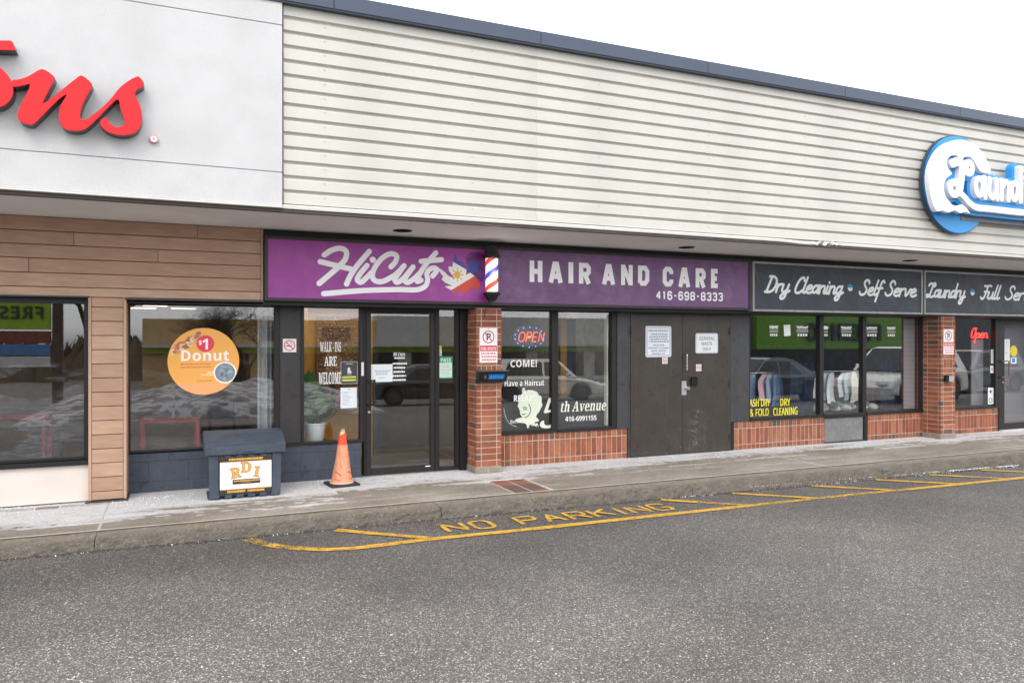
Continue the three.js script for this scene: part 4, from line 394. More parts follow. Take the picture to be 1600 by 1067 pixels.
// laundry channel sign
{ const t = thing('channel_letter_sign', 'white dimensional laundry script sign with blue disc on ribbed fascia', 'sign', [10.4, 3.15, ZF]); const blue = std(0x2b93d8, 0.45), white = std(0xdfe0e4, 0.45), navy = std(0x2f4358, 0.5), zb = ZF + 0.05;
  const disc = new THREE.CylinderGeometry(0.712, 0.712, 0.05, 96); disc.rotateX(Math.PI / 2); const d = sub(t, 'disc'); add(d, 'disc_body', disc, navy, [10.36, 3.895, zb]); const df = new THREE.CylinderGeometry(0.698, 0.698, 0.012, 96); df.rotateX(Math.PI / 2); add(d, 'disc_face', df, blue, [10.36, 3.895, zb + 0.032]);
  const CR = [[9.705,3.444],[9.597,3.631],[9.55,3.926],[9.63,4.157],[9.836,4.373],[10.213,4.491],[10.509,4.441],[10.717,4.291],[10.846,4.084],[10.624,4.073],[10.509,4.178],[10.417,4.255],[10.281,4.249],[10.236,4.214],[10.101,4.26],[9.99,4.234],[9.924,4.17],[9.935,4.072],[10.023,3.989],[9.913,3.919],[9.858,3.816],[9.88,3.682],[9.968,3.598],[10.034,3.554],[10.146,3.547],[10.236,3.574],[10.406,3.452],[10.303,3.472],[10.191,3.446],[10.079,3.477],[9.946,3.437],[9.836,3.46]];
  add(t, 'crescent', extrude([polyShape(smoothClosed(CR))], 0.06, 0.004), white, [0, 0, 1.738]); for (const [x, y] of [[9.75, 3.7], [9.75, 4.1], [10.2, 4.37], [10.6, 4.25]]) { const p = new THREE.CylinderGeometry(0.012, 0.012, 0.1, 10); p.rotateX(Math.PI / 2); add(t, 'standoff_pin', p, M.alu, [x, y, 1.688]); }
  const arc = (cx, cy, rx, ry) => { const p = []; for (let i = 0; i <= 24; i++) { const a = i / 24 * 6.2832; p.push([cx + rx * Math.cos(a), cy + ry * Math.sin(a)]); } return p; };
  const st = [[smooth([[10.023,4.133],[10.112,4.165],[10.213,4.143],[10.218,4.044],[10.202,3.921],[10.179,3.797]]), 0.062], [arc(10.36, 4.1, 0.075, 0.075), 0.05], [arc(10.06, 3.785, 0.085, 0.085), 0.052], [[[10.218,4.044],[10.303,4.098]], 0.055], [smooth([[10.15,3.74],[10.269,3.681],[10.372,3.604],[10.509,3.552],[10.835,3.548],[11.584,3.545],[13.2,3.6]]), 0.046], [arc(10.585, 3.85, 0.075, 0.12), 0.042], [[[10.69,3.99],[10.712,3.71]], 0.042], [smooth([[10.806,3.98],[10.8,3.77],[10.863,3.72],[10.94,3.77],[10.955,3.98]]), 0.042], [[[10.955,3.98],[10.975,3.71]], 0.042], [[[11.072,3.98],[11.072,3.71]], 0.042], [smooth([[11.082,3.87],[11.16,3.97],[11.225,3.93],[11.221,3.71]]), 0.042], [arc(11.36, 3.845, 0.075, 0.12), 0.042], [[[11.5,4.2],[11.5,3.71]], 0.042], [[[11.64,3.97],[11.64,3.71]], 0.042], [smooth([[11.64,3.87],[11.7,3.96],[11.76,3.95]]), 0.042], [smooth([[11.84,3.97],[11.85,3.77],[11.93,3.73],[12.0,3.97],[11.98,3.5]]), 0.042]];
  add(t, 'backing', extrude(strokeShapes(st.map(([p, r]) => ({ p, r: r + 0.05 })), 0.012), 0.1), blue, [0, 0, zb + 0.0385]); add(t, 'lettering', extrude(strokeShapes(st.map(([p, r]) => ({ p, r })), 0.008), 0.068, 0.004), white, [0, 0, zb + 0.1425]);
  add(t, 'raceway', mbox(10.42, 13.4, 3.385, 3.47, ZF - 0.0, ZF + 0.1, 0.004), std(0x6e7480, 0.5)); }

// ---------------------------------------------------------------- notices, stickers and lettering on walls and glass
const mm = (r, g) => [r[0] - g, r[1] + g, r[2] - g, r[3] + g];
const lines = (c, s, r, col, n, w = 0.8, h = 0.45, top = 0.9, bot = 0.1, seed = 1) => { const q = rng(seed); for (let i = 0; i < n; i++) { const y = r[3] - (r[3] - r[2]) * (1 - top + (top - bot) * (i + 0.5) / n), hh = (r[3] - r[2]) * (top - bot) / n * h, ww = (r[1] - r[0]) * w * (0.75 + 0.25 * q()); c.fillStyle = col; let x = (r[0] + r[1]) / 2 - ww / 2; while (x < (r[0] + r[1]) / 2 + ww / 2) { const l = ww * (0.05 + 0.12 * q()); c.fillRect(s.X(x), s.Y(y + hh / 2), l * s.k, hh * s.k); x += l + ww * 0.03; } } };
const ban = (c, s, x, y, r, sq) => { c.strokeStyle = '#c23140'; c.lineWidth = s.k * r * 0.17; c.beginPath(); c.arc(s.X(x), s.Y(y), s.k * r, 0, 7); c.stroke(); c.beginPath(); c.moveTo(s.X(x - r * 0.7), s.Y(y + r * 0.7)); c.lineTo(s.X(x + r * 0.7), s.Y(y - r * 0.7)); c.stroke(); };
function fireSign(r, z, label) { printed('fire_route_sign', label, 'sign', r, z, 0.003, 512, (c, s, W, H) => { const cx = (r[0] + r[1]) / 2, w = r[1] - r[0], h = r[3] - r[2]; c.fillStyle = '#f0eef0'; c.fillRect(0, 0, W, H); c.strokeStyle = '#d9505c'; c.lineWidth = 6; c.strokeRect(8, 8, W - 16, H - 16); s.text('P', cx, r[3] - h * 0.36, h * 0.28, SANS, '#23242a'); ban(c, s, cx, r[3] - h * 0.265, w * 0.3); c.fillStyle = '#cf3848'; c.fillRect(W * 0.04, H * 0.51, W * 0.92, H * 0.16); s.text('FIRE ROUTE', cx, r[3] - h * 0.64, h * 0.12, SANS, '#f7e9ea', w * 0.84); lines(c, s, r, '#d5808a', 3, 0.84, 0.55, 0.31, 0.04, 4); c.fillStyle = '#33363a'; for (const y of [0.03, 0.975]) { c.beginPath(); c.arc(W / 2, H * y, 8, 0, 7); c.fill(); } }, { group: 'fire route signs' }); }
fireSign([3.447, 3.69, 1.368, 1.806], 0.356, 'red and white no-parking fire route sign on the brick pillar above the letterbox'); fireSign([11.77, 12.02, 1.408, 1.836], 0.356, 'red and white no-parking fire route sign on the pillar by the laundry door');
function noSmoke(name, r, z, label) { printed(name, label, 'sticker', r, z, 0.001, 192, (c, s, W, H) => { c.fillStyle = '#eee3e6'; c.fillRect(0, 0, W, H); const cx = (r[0] + r[1]) / 2, cy = (r[2] + r[3]) / 2, w = r[1] - r[0]; c.fillStyle = '#3a3438'; c.fillRect(s.X(cx - w * 0.28), s.Y(cy), s.k * w * 0.4, s.k * w * 0.07); c.strokeStyle = '#6a5a60'; c.lineWidth = s.k * w * 0.03; c.beginPath(); c.moveTo(s.X(cx + w * 0.14), s.Y(cy + w * 0.02)); c.quadraticCurveTo(s.X(cx + w * 0.26), s.Y(cy + w * 0.12), s.X(cx + w * 0.02), s.Y(cy + w * 0.26)); c.stroke(); ban(c, s, cx, cy, w * 0.38); }, { group: 'no smoking stickers' }); }
noSmoke('no_smoking_sticker', [1.145, 1.297, 1.51, 1.665], 0.0025, 'square no smoking sticker on the dark panel beside the barber window'); noSmoke('no_smoking_sticker', [6.375, 6.468, 1.312, 1.403], 0.0305, 'small no smoking sticker just below the private property sign'); noSmoke('no_smoking_sticker', [6.965, 7.06, 1.198, 1.298], 0.0305, 'small no smoking sticker below the general waste sign');
function rounded(name, label, r, z, draw) { const [x0, x1, y0, y1] = r, w = x1 - x0, h = y1 - y0, rr = 0.035, t = thing(name, label, 'sign', [(x0 + x1) / 2, y0, z]); const s = new THREE.Shape(); s.moveTo(-w / 2 + rr, 0); s.lineTo(w / 2 - rr, 0); s.quadraticCurveTo(w / 2, 0, w / 2, rr); s.lineTo(w / 2, h - rr); s.quadraticCurveTo(w / 2, h, w / 2 - rr, h); s.lineTo(-w / 2 + rr, h); s.quadraticCurveTo(-w / 2, h, -w / 2, h - rr); s.lineTo(-w / 2, rr); s.quadraticCurveTo(-w / 2, 0, -w / 2 + rr, 0); const g = extrude([s], 0.003); add(t, 'plate', g, std(0xd4dae4, 0.4), [(x0 + x1) / 2, y0, z - 0.003]); printed('print', '', '', [x0 + 0.022, x1 - 0.022, y0 + 0.022, y1 - 0.022], z + 0.0012, 0.0008, 512, draw, { parent: t, rough: 0.45 }); }
rounded('notice_sign', 'white private property notice on the left steel door leaf', [6.092, 6.53, 1.408, 1.85], 0.032, (c, s, W, H) => { c.fillStyle = '#e6ecf6'; c.fillRect(0, 0, W, H); c.strokeStyle = '#6c7484'; c.lineWidth = 6; c.strokeRect(6, 6, W - 12, H - 12); const cx = 6.311; lines(c, s, [6.114, 6.508, 1.43, 1.828], '#6b7282', 4, 0.86, 0.42, 0.8, 0.46, 7); const L = [['PRIVATE PROPERTY', 0.034, 0.36], ['', 0.024, 0], ['', 0.024, 0], ['', 0.024, 0], ['', 0.024, 0], ['POLICE HAVE', 0.03, 0.2], ['AUTHORITY TO CHARGE', 0.03, 0.36], ['UNDER TRESPASS', 0.03, 0.28], ['PROPERTY ACT', 0.03, 0.24]]; L.forEach(([t, h, w], i) => t && s.text(t, cx, 1.85 - 0.08 - i * 0.0405, h, SANS, '#4b5262', w * 0.95)); });
rounded('notice_sign', 'white general waste only sign on the right steel door leaf', [6.955, 7.36, 1.457, 1.752], 0.032, (c, s, W, H) => { c.fillStyle = '#eceef0'; c.fillRect(0, 0, W, H); [['GENERAL', 0.285], ['WASTE', 0.2], ['ONLY', 0.15]].forEach(([t, w], i) => s.text(t, 7.157, 1.752 - 0.1 - i * 0.078, 0.068, REG, '#2c2e33', w)); });
// letterbox with a name plate
{ const t = thing('letterbox', 'small black tapered box lettered 5 AVENU on the brick pillar', 'letterbox', [3.58, 1.12, 0.35]); const sh = new THREE.Shape(); [[0, 0], [0.1, 0.02], [0.13, 0.135], [0.135, 0.15], [0, 0.15]].forEach(([a, b], i) => (i ? sh.lineTo(a, b) : sh.moveTo(a, b))); const g = extrude([sh], 0.36, 0.006); g.rotateY(-Math.PI / 2); add(t, 'tray', g, std(0x202226, 0.4), [3.768, 1.122, 0.355]); add(t, 'rim', mbox(3.385, 3.79, 1.262, 1.28, 0.353, 0.505, 0.005), std(0x4b4c50, 0.45));
  const tx = canvasTex(512, 144, (c, W, H) => { c.fillStyle = '#16181d'; c.fillRect(0, 0, W, H); c.fillStyle = '#0d4f92'; c.fillRect(150, 20, 330, 104); c.font = 'bold 88px sans-serif'; c.fillStyle = '#8c6a6e'; c.fillText('5', 62, 106); c.save(); c.transform(1, 0, -0.25, 1, 30, 0); c.fillStyle = '#2f9ae8'; c.fillText('AVENU', 160, 106); c.restore(); }); const p = new THREE.PlaneGeometry(0.33, 0.095); add(t, 'name_plate', p, std(0xffffff, 0.35, { map: tx }), [3.585, 1.2, 0.484], [0.25, 0, 0]); }
{ const t = thing('key_box', 'small grey lock box on the brick pillar by the laundry door', 'lock box', [11.86, 0.95, 0.36]); add(t, 'body', mbox(11.78, 11.94, 0.95, 1.065, 0.351, 0.41, 0.008), M.glossBlack); add(t, 'cover', mbox(11.82, 11.935, 0.957, 1.058, 0.4105, 0.43, 0.008), M.alu); }
// donut shop sticker
{ const cx = 0.298, cy = 1.414, R = 0.372; const tx = canvasTex(1024, 1024, (c, W) => { c.fillStyle = '#f9b45a'; c.fillRect(0, 0, W, W); const r = rng(3); c.save(); c.beginPath(); c.arc(512, 512, 512, 0, 7); c.clip(); c.fillStyle = 'rgba(250,176,140,.55)'; c.fillRect(0, 850, W, 200);
    for (let i = 0; i < 90; i++) { const t = i / 90, x = 90 + 340 * t + 60 * (r() - 0.5), y = 330 - 250 * t + 90 * (r() - 0.5) + 40; c.fillStyle = ['#c98a6a', '#e2b088', '#b9705a', '#efd0a2', '#d79a72', '#a8604e'][(r() * 6) | 0]; c.beginPath(); c.ellipse(x, y, 26 + 34 * r(), 14 + 22 * r(), -0.6 + r() * 0.6, 0, 7); c.fill(); } c.restore();
    c.fillStyle = '#e9405c'; c.beginPath(); c.arc(532, 240, 128, 0, 7); c.fill(); c.fillStyle = '#fff6f4'; c.font = 'bold 230px sans-serif'; c.fillText('1', 478, 330); c.font = 'bold 96px sans-serif'; c.fillText('$', 432, 262); c.font = 'bold 236px sans-serif'; c.save(); c.translate(168, 505); c.scale(1.02, 0.95); c.fillText('Donut', 0, 0); c.restore(); const bar = (x, y, w, h, col) => { c.fillStyle = col; for (let q = x; q < x + w;) { const l = 10 + 46 * r(); c.fillRect(q, y - h, Math.min(l, x + w - q), h); q += l + 9; } }; bar(180, 566, 420, 24, '#e08a4c'); bar(180, 612, 440, 24, '#e08a4c'); bar(560, 694, 110, 18, '#fde6c8'); bar(480, 728, 190, 18, '#fde6c8'); bar(410, 826, 220, 26, '#e2934a');
    c.fillStyle = '#fbf7f0'; c.beginPath(); c.arc(816, 690, 168, 0, 7); c.fill(); c.fillStyle = '#7f8f9c'; c.beginPath(); c.arc(816, 690, 146, 0, 7); c.fill(); for (let i = 0; i < 60; i++) { const a = r() * 6.28, d = 120 * Math.sqrt(r()); c.fillStyle = ['rgba(96,110,124,.4)', 'rgba(160,174,186,.4)', 'rgba(190,200,206,.35)'][(r() * 3) | 0]; c.beginPath(); c.ellipse(816 + d * Math.cos(a), 690 + d * Math.sin(a), 12 + 26 * r(), 10 + 18 * r(), r() * 3, 0, 7); c.fill(); } });
  solo('window_sticker', new THREE.CircleGeometry(R, 64), std(0xffffff, 0.5, { map: tx }), 'large round orange $1 Donut sticker on the shop window', 'sticker', [cx, cy, -0.026]); }
const GZ = -0.0275; // outer face of the glass
const WHITE = '#f4f5f6';
vinyl('window_lettering', 'white vinyl words WALK-INS ARE WELCOME on the barber window', 'lettering', [1.55, 1.84, 1.11, 1.64], GZ, 512, (c, s) => { s.text('WALK - INS', 1.698, 1.512, 0.16, SERIF, WHITE, 0.25); s.text('ARE', 1.698, 1.345, 0.155, SERIF, WHITE, 0.15); s.text('WELCOME', 1.69, 1.13, 0.19, SERIF, WHITE, 0.265); });
printed('notice_poster', 'dark grey poster with yellow bars on the barber window', 'poster', [1.818, 2.02, 1.125, 1.393], GZ, 0.001, 256, (c, s, W, H) => { c.fillStyle = '#aeb2ae'; c.fillRect(0, 0, W, H); c.fillStyle = '#3b4348'; c.fillRect(8, 8, W - 16, H - 16); c.fillStyle = '#d6d8d8'; c.beginPath(); c.ellipse(W * 0.48, H * 0.36, 22, 36, 0, 0, 7); c.fill(); c.fillRect(W * 0.4, H * 0.42, 58, 36); c.fillStyle = '#c9cdb8'; c.fillRect(W * 0.3, H * 0.09, W * 0.42, 9); c.fillRect(W * 0.35, H * 0.57, W * 0.3, 7); c.fillStyle = '#d8cf62'; c.fillRect(W * 0.09, H * 0.66, W * 0.82, H * 0.075); c.fillRect(W * 0.09, H * 0.79, W * 0.82, H * 0.085); });
printed('notice_paper', 'white price list sheet below the dark poster on the barber window', 'paper', [1.815, 2.012, 0.835, 1.08], GZ, 0.0006, 256, (c, s, W, H) => { c.fillStyle = '#dfe6ec'; c.fillRect(0, 0, W, H); c.fillStyle = '#6f7a86'; c.fillRect(W * 0.42, H * 0.07, W * 0.2, 8); const r = rng(2); for (let i = 0; i < 11; i++) { c.fillStyle = 'rgba(110,122,138,.75)'; c.fillRect(W * 0.1, H * (0.2 + 0.065 * i), W * (0.25 + 0.4 * r()), 5); } });
printed('notice_paper', 'narrow white notice strip on the door frame post', 'paper', [2.056, 2.086, 1.222, 1.384], 0.0145, 0.0006, 64, (c, s, W, H) => { c.fillStyle = '#e4e2e6'; c.fillRect(0, 0, W, H); c.fillStyle = '#a5a4ac'; for (let i = 0; i < 6; i++) c.fillRect(10, 30 + i * 50, W - 24, 8); });
printed('notice_paper', 'white paper notice taped inside the barber door glass', 'paper', [2.18, 2.452, 1.14, 1.355], -0.026, 0.0006, 384, (c, s, W, H) => { c.fillStyle = '#e3e9ef'; c.fillRect(0, 0, W, H); const r = [2.18, 2.452, 1.14, 1.355]; lines(c, s, r, '#7d8794', 3, 0.66, 0.4, 0.68, 0.38, 5); lines(c, s, r, '#7d8794', 1, 0.3, 0.3, 0.3, 0.18, 6); });
vinyl('window_lettering', 'small white shop name and opening hours on the barber door glass', 'lettering', [2.43, 2.64, 1.11, 1.53], -0.026, 384, (c, s) => { s.text('Hi Cuts', 2.533, 1.455, 0.06, 'italic bold #px serif', WHITE, 0.15); lines(c, s, [2.45, 2.62, 1.41, 1.45], WHITE, 1, 0.9, 0.6, 0.9, 0.1, 9); lines(c, s, [2.443, 2.629, 1.12, 1.4], WHITE, 5, 0.96, 0.42, 0.95, 0.05, 3); });
printed('window_sticker', 'small yellow and white sticker on the sidelight above the green PASS notice', 'sticker', [3.047, 3.087, 1.452, 1.581], GZ, 0.0006, 64, (c, s, W, H) => { c.fillStyle = '#e8e8e0'; c.fillRect(0, 0, W, H); c.fillStyle = '#c8cc3a'; c.fillRect(0, 0, W, H * 0.42); c.fillStyle = '#c06a80'; c.fillRect(10, H * 0.55, 24, 24); c.fillStyle = '#7aa0c8'; c.fillRect(12, H * 0.75, 40, 26); });
printed('inspection_notice', 'green and white PASS inspection notice on the barber sidelight', 'notice', [3.046, 3.232, 1.162, 1.444], GZ, 0.0006, 256, (c, s, W, H) => { c.fillStyle = '#17a070'; c.fillRect(0, 0, W, H); c.fillStyle = '#e8f6f0'; c.fillRect(14, H * 0.28, W - 28, H * 0.66); s.text('PASS', 3.139, 1.372, 0.07, SANS, '#f2fbf7', 0.145); const r = [3.046, 3.232, 1.162, 1.444]; lines(c, s, r, '#8fb8ac', 9, 0.7, 0.35, 0.68, 0.1, 8); });
vinyl('window_lettering', 'white words COME Have a Haircut & RELAX on the left salon pane', 'lettering', [3.89, 4.6, 0.82, 1.42], GZ + 0.0025, 1024, (c, s) => { s.text('COME!', 4.225, 1.296, 0.13, SANS, WHITE, 0.4); s.text('Have a Haircut', 4.235, 1.046, 0.105, SANS, WHITE, 0.585); s.text('&', 4.228, 0.955, 0.088, SANS, WHITE); s.text('RELAX!', 4.23, 0.842, 0.115, SANS, WHITE, 0.31); });
vinyl('window_graphic', 'pale cut-out of a curly-haired woman in profile on the salon window', 'decal', [3.93, 4.5, 0.465, 1.0], GZ, 768, (c, s) => { const col = '#d9e2d0', r = rng(12); const Q = (x, y) => [s.X(3.9 + x), s.Y(0.44 + y)]; const blob = (x, y, rr, f) => { c.fillStyle = f; c.beginPath(); c.arc(...Q(x, y), s.k * rr, 0, 7); c.fill(); }; const pl = (p, f) => { c.fillStyle = f; c.beginPath(); smoothClosed(p).forEach(([x, y], i) => { const q = Q(x, y); i ? c.lineTo(...q) : c.moveTo(...q); }); c.closePath(); c.fill(); };
  for (let i = 0; i < 40; i++) { const a = i / 40 * 6.28; blob(0.42 + 0.15 * Math.cos(a), 0.37 + 0.15 * Math.sin(a), 0.018 + 0.018 * r(), col); } blob(0.42, 0.37, 0.155, col); pl([[0.29, 0.3], [0.27, 0.255], [0.3, 0.2], [0.4, 0.15], [0.5, 0.18], [0.52, 0.3]], col);
  s.lines([smooth([[4.215, 0.755], [4.24, 0.765], [4.27, 0.75]]), smooth([[4.22, 0.73], [4.245, 0.738], [4.268, 0.728]]), smooth([[4.205, 0.672], [4.228, 0.668], [4.245, 0.675]]), smooth([[4.3, 0.8], [4.325, 0.74], [4.315, 0.68], [4.28, 0.64], [4.23, 0.622]])], 0.011, '#1d222b');
  pl([[0.2, 0.16], [0.3, 0.19], [0.4, 0.17], [0.5, 0.19], [0.55, 0.13], [0.47, 0.12], [0.52, 0.06], [0.42, 0.09], [0.38, 0.04], [0.36, 0.1], [0.24, 0.13]], col); for (let i = 0; i < 14; i++) blob(0.36 + 0.2 * r(), 0.06 + 0.1 * r(), 0.006 + 0.01 * r(), col); s.text('Barber Stylists', 4.215, 0.56, 0.058, SERIF, '#eef2ea', 0.37); s.lines([smooth([[3.94, 0.76], [3.96, 0.66], [4.02, 0.56], [4.12, 0.51]])], 0.007, '#c9d2c4'); });
vinyl('window_lettering', 'pale old-style words 5th Avenue with phone number on the right salon pane', 'lettering', [4.726, 5.54, 0.5, 0.93], GZ, 1024, (c, s) => { s.text('th Avenue', 5.12, 0.68, 0.19, 'italic bold #px serif', '#dfe6d6', 0.72); s.text('416-6991155', 5.09, 0.548, 0.092, SANS, '#e9ecea', 0.49); });
vinyl('window_lettering', 'large pale numeral 5 cut off by the mullion on the left salon pane', 'lettering', [4.4, 4.622, 0.46, 0.92], GZ + 0.003, 256, (c, s) => { s.text('5', 4.6, 0.475, 0.56, 'italic bold #px serif', '#dfe6d6', 0.36); });
vinyl('window_lettering', 'yellow hand-painted words WASH DRY & FOLD low on the laundry window', 'lettering', [7.99, 8.42, 0.47, 0.78], GZ, 512, (c, s) => { const y = '#efe52a'; s.text('ASH DRY', 8.2, 0.638, 0.155, REG, y, 0.4); s.text('& FOLD', 8.19, 0.49, 0.155, REG, y, 0.38); s.text('ASH DRY', 8.204, 0.638, 0.155, REG, y, 0.4); s.text('& FOLD', 8.194, 0.49, 0.155, REG, y, 0.38); });
vinyl('window_lettering', 'yellow hand-painted words DRY CLEANING low on the laundry window', 'lettering', [8.44, 9.0, 0.47, 0.78], GZ, 512, (c, s) => { const y = '#efe52a'; for (const d of [0, 0.005]) { s.text('DRY', 8.7 + d, 0.63, 0.155, REG, y, 0.21); s.text('CLEANING', 8.71 + d, 0.485, 0.16, REG, y, 0.5); } });
[[8.38, 8.57], [8.66, 8.82], [8.92, 9.19], [9.5, 9.6], [9.86, 10.12], [10.42, 10.7], [10.9, 11.12]].forEach(([a, b], i) => vinyl('service_decal', ['white service decal nearest the grey panel post on the laundry window', 'plain tilted white card on the first laundry pane', 'white service decal beside the first laundry mullion', 'narrow white decal left in the middle laundry pane', 'white service decal right in the middle laundry pane', 'white service decal left in the third laundry pane', 'white service decal right in the third laundry pane'][i], 'decal', [a, b, 1.69, 1.9], GZ, 192, (c, s, W, H) => { c.fillStyle = '#e9eff0'; if (i === 1) { c.rotate(-0.06); c.fillRect(14, 20, W - 34, H - 44); return; } c.font = `italic bold ${H * 0.3}px serif`; c.textAlign = 'center'; c.strokeStyle = '#eef2f3'; c.lineWidth = H * 0.075; c.lineJoin = c.lineCap = 'round'; c.beginPath(); for (let q = 0, u = rng(i + 50); q <= 14; q++) { const X = W * (0.08 + 0.06 * q), Y = H * (0.2 + (q % 2 ? 0.11 : -0.04) + 0.06 * (u() - 0.5)); q ? c.lineTo(X, Y) : c.moveTo(X, Y); } c.stroke(); c.fillRect(W * 0.04, H * 0.4, W * 0.92, 5); c.fillStyle = 'rgba(226,214,206,.8)'; c.fillRect(W * 0.06, H * 0.52, W * 0.9, H * 0.07); c.fillStyle = '#e4e9ea'; c.font = `bold ${H * 0.2}px sans-serif`; for (let q = 0; q < 4; q++) c.fillRect(W * (0.14 + 0.2 * q), H * 0.7, W * 0.13, H * 0.2); }, { group: 'white decals along the top of the laundry windows' }));
printed('window_sticker', 'tall narrow pale sticker strip high on the laundry lobby window', 'sticker', [13.53, 13.597, 1.227, 1.481], GZ, 0.0006, 64, (c, s, W, H) => { c.fillStyle = '#d9dccf'; c.fillRect(0, 0, W, H); c.fillStyle = '#8f9a8a'; for (let i = 0; i < 8; i++) c.fillRect(12, 16 + i * 28, 40, 10); }); printed('window_sticker', 'white sticker with pink mark in the middle of the laundry lobby window edge', 'sticker', [13.51, 13.597, 1.054, 1.19], GZ, 0.0006, 64, (c, s, W, H) => { c.fillStyle = '#e6e2e6'; c.fillRect(0, 0, W, H); c.fillStyle = '#d48a96'; c.beginPath(); c.arc(36, 50, 18, 0, 7); c.fill(); }); printed('window_sticker', 'white and teal sticker low in the corner of the laundry lobby window', 'sticker', [13.45, 13.6, 0.49, 0.79], GZ, 0.0006, 128, (c, s, W, H) => { c.fillStyle = '#e4e6e6'; c.fillRect(0, 0, W, H); c.fillStyle = '#3a4650'; c.beginPath(); c.arc(64, 60, 24, 0, 7); c.fill(); c.strokeStyle = '#3a9aa8'; c.lineWidth = 16; c.beginPath(); c.arc(60, H - 60, 34, 0, 7); c.stroke(); });
printed('notice_paper', 'white notices taped to the laundry door glass', 'paper', [13.87, 14.05, 1.222, 1.666], -0.026, 0.0006, 192, (c, s, W, H) => { c.fillStyle = '#e8eaee'; c.fillRect(0, 0, W, H); c.fillStyle = '#5a6068'; for (const y of [0.08, 0.55]) c.fillRect(W * 0.4, H * y, 30, 20); c.fillStyle = '#a8aeb8'; for (let i = 0; i < 9; i++) c.fillRect(24, H * (0.18 + 0.08 * i), W - 60, 5); });
solo('window_sticker', new THREE.CircleGeometry(0.1, 32), std(0xe6cf2a, 0.5), 'round yellow sticker on the laundry door glass', 'sticker', [14.16, 1.45, -0.026]); printed('window_sticker', 'small blue and white sticker under the yellow one on the laundry door', 'sticker', [14.08, 14.24, 1.215, 1.335], -0.026, 0.0006, 96, (c, s, W, H) => { c.fillStyle = '#dde6f2'; c.fillRect(0, 0, W, H); c.fillStyle = '#4a7fd0'; c.fillRect(20, 10, 50, H - 24); });
// lit signs in the windows
function neon(t, polys, z, r, mat, name) { for (const p of polys) { const c = new THREE.CatmullRomCurve3(p.map(([x, y]) => V3(x, y, z)), false, 'centripetal'); add(t, name, new THREE.TubeGeometry(c, Math.max(8, p.length * 3), r, 8), mat); } }
{ const t = thing('open_sign', 'oval LED sign reading OPEN in orange letters with blue dots', 'lit sign', [4.33, 1.53, -0.08]); const cx = 4.335, cy = 1.69, rx = 0.245, ry = 0.16; const b = new THREE.CylinderGeometry(1, 1, 0.02, 48); b.rotateX(Math.PI / 2); b.scale(rx, ry, 1); add(t, 'backing', b, std(0x1c3550, 0.4), [cx, cy, -0.09]);
  const L = { O: [[[0.5, 1], [0.15, 0.9], [0, 0.5], [0.15, 0.1], [0.5, 0], [0.85, 0.1], [1, 0.5], [0.85, 0.9], [0.5, 1]]], P: [[[0, 0], [0, 1]], [[0, 1], [0.7, 1], [1, 0.8], [0.9, 0.55], [0, 0.5]]], E: [[[0, 0], [0, 1]], [[0, 1], [0.9, 1]], [[0, 0.5], [0.8, 0.5]], [[0, 0], [0.9, 0]]], N: [[[0, 0], [0, 1]], [[0, 1], [1, 0]], [[1, 0], [1, 1]]] }; const on = std(0xff8a4a, 0.4, { emissive: 0xff4a18, emissiveIntensity: 1.2 }); let x = 4.165; for (const ch of 'OPEN') { const w = ch === 'O' ? 0.085 : 0.065; neon(t, L[ch].map((p) => p.map(([u, v]) => [x + u * w + v * 0.025, cy - 0.06 + v * 0.125])), -0.074, 0.0055, on, 'lit_letter'); x += w + 0.028; }
  const dot = new THREE.SphereGeometry(0.0085, 8, 6), bl = std(0x9aa8ff, 0.4, { emissive: 0x5a78ff, emissiveIntensity: 2.2 }); const ds = []; for (let i = 0; i < 14; i++) { const a = i / 14 * 6.283 + 0.2; const d = dot.clone(); d.translate(cx + rx * 0.88 * Math.cos(a), cy + ry * 0.84 * Math.sin(a), -0.078); ds.push(d); } add(t, 'lit_dots', merge(ds), bl); const pl = new THREE.PointLight(0xff7040, 0.04); pl.position.set(0, 0.16, 0.03); pl.castShadow = true; t.add(pl); }
{ const t = thing('open_sign', 'red neon script sign reading Open in the laundry lobby window', 'lit sign', [13.3, 1.62, -0.1]); const on = std(0xff6a5a, 0.4, { emissive: 0xff2a20, emissiveIntensity: 2.4 }); const g = script('Open', 0.185, 0.2); const f = 0.46 / g.width; neon(t, g.map((p) => p.map(([a, b]) => [13.06 + a * f, 1.69 + b])), -0.09, 0.009, on, 'lit_letter'); add(t, 'hanger', mbox(13.05, 13.55, 1.66, 1.668, -0.115, -0.108), M.glossBlack); const pl = new THREE.PointLight(0xff4030, 0.08); pl.position.set(0, 0.13, 0.05); pl.castShadow = true; t.add(pl); }
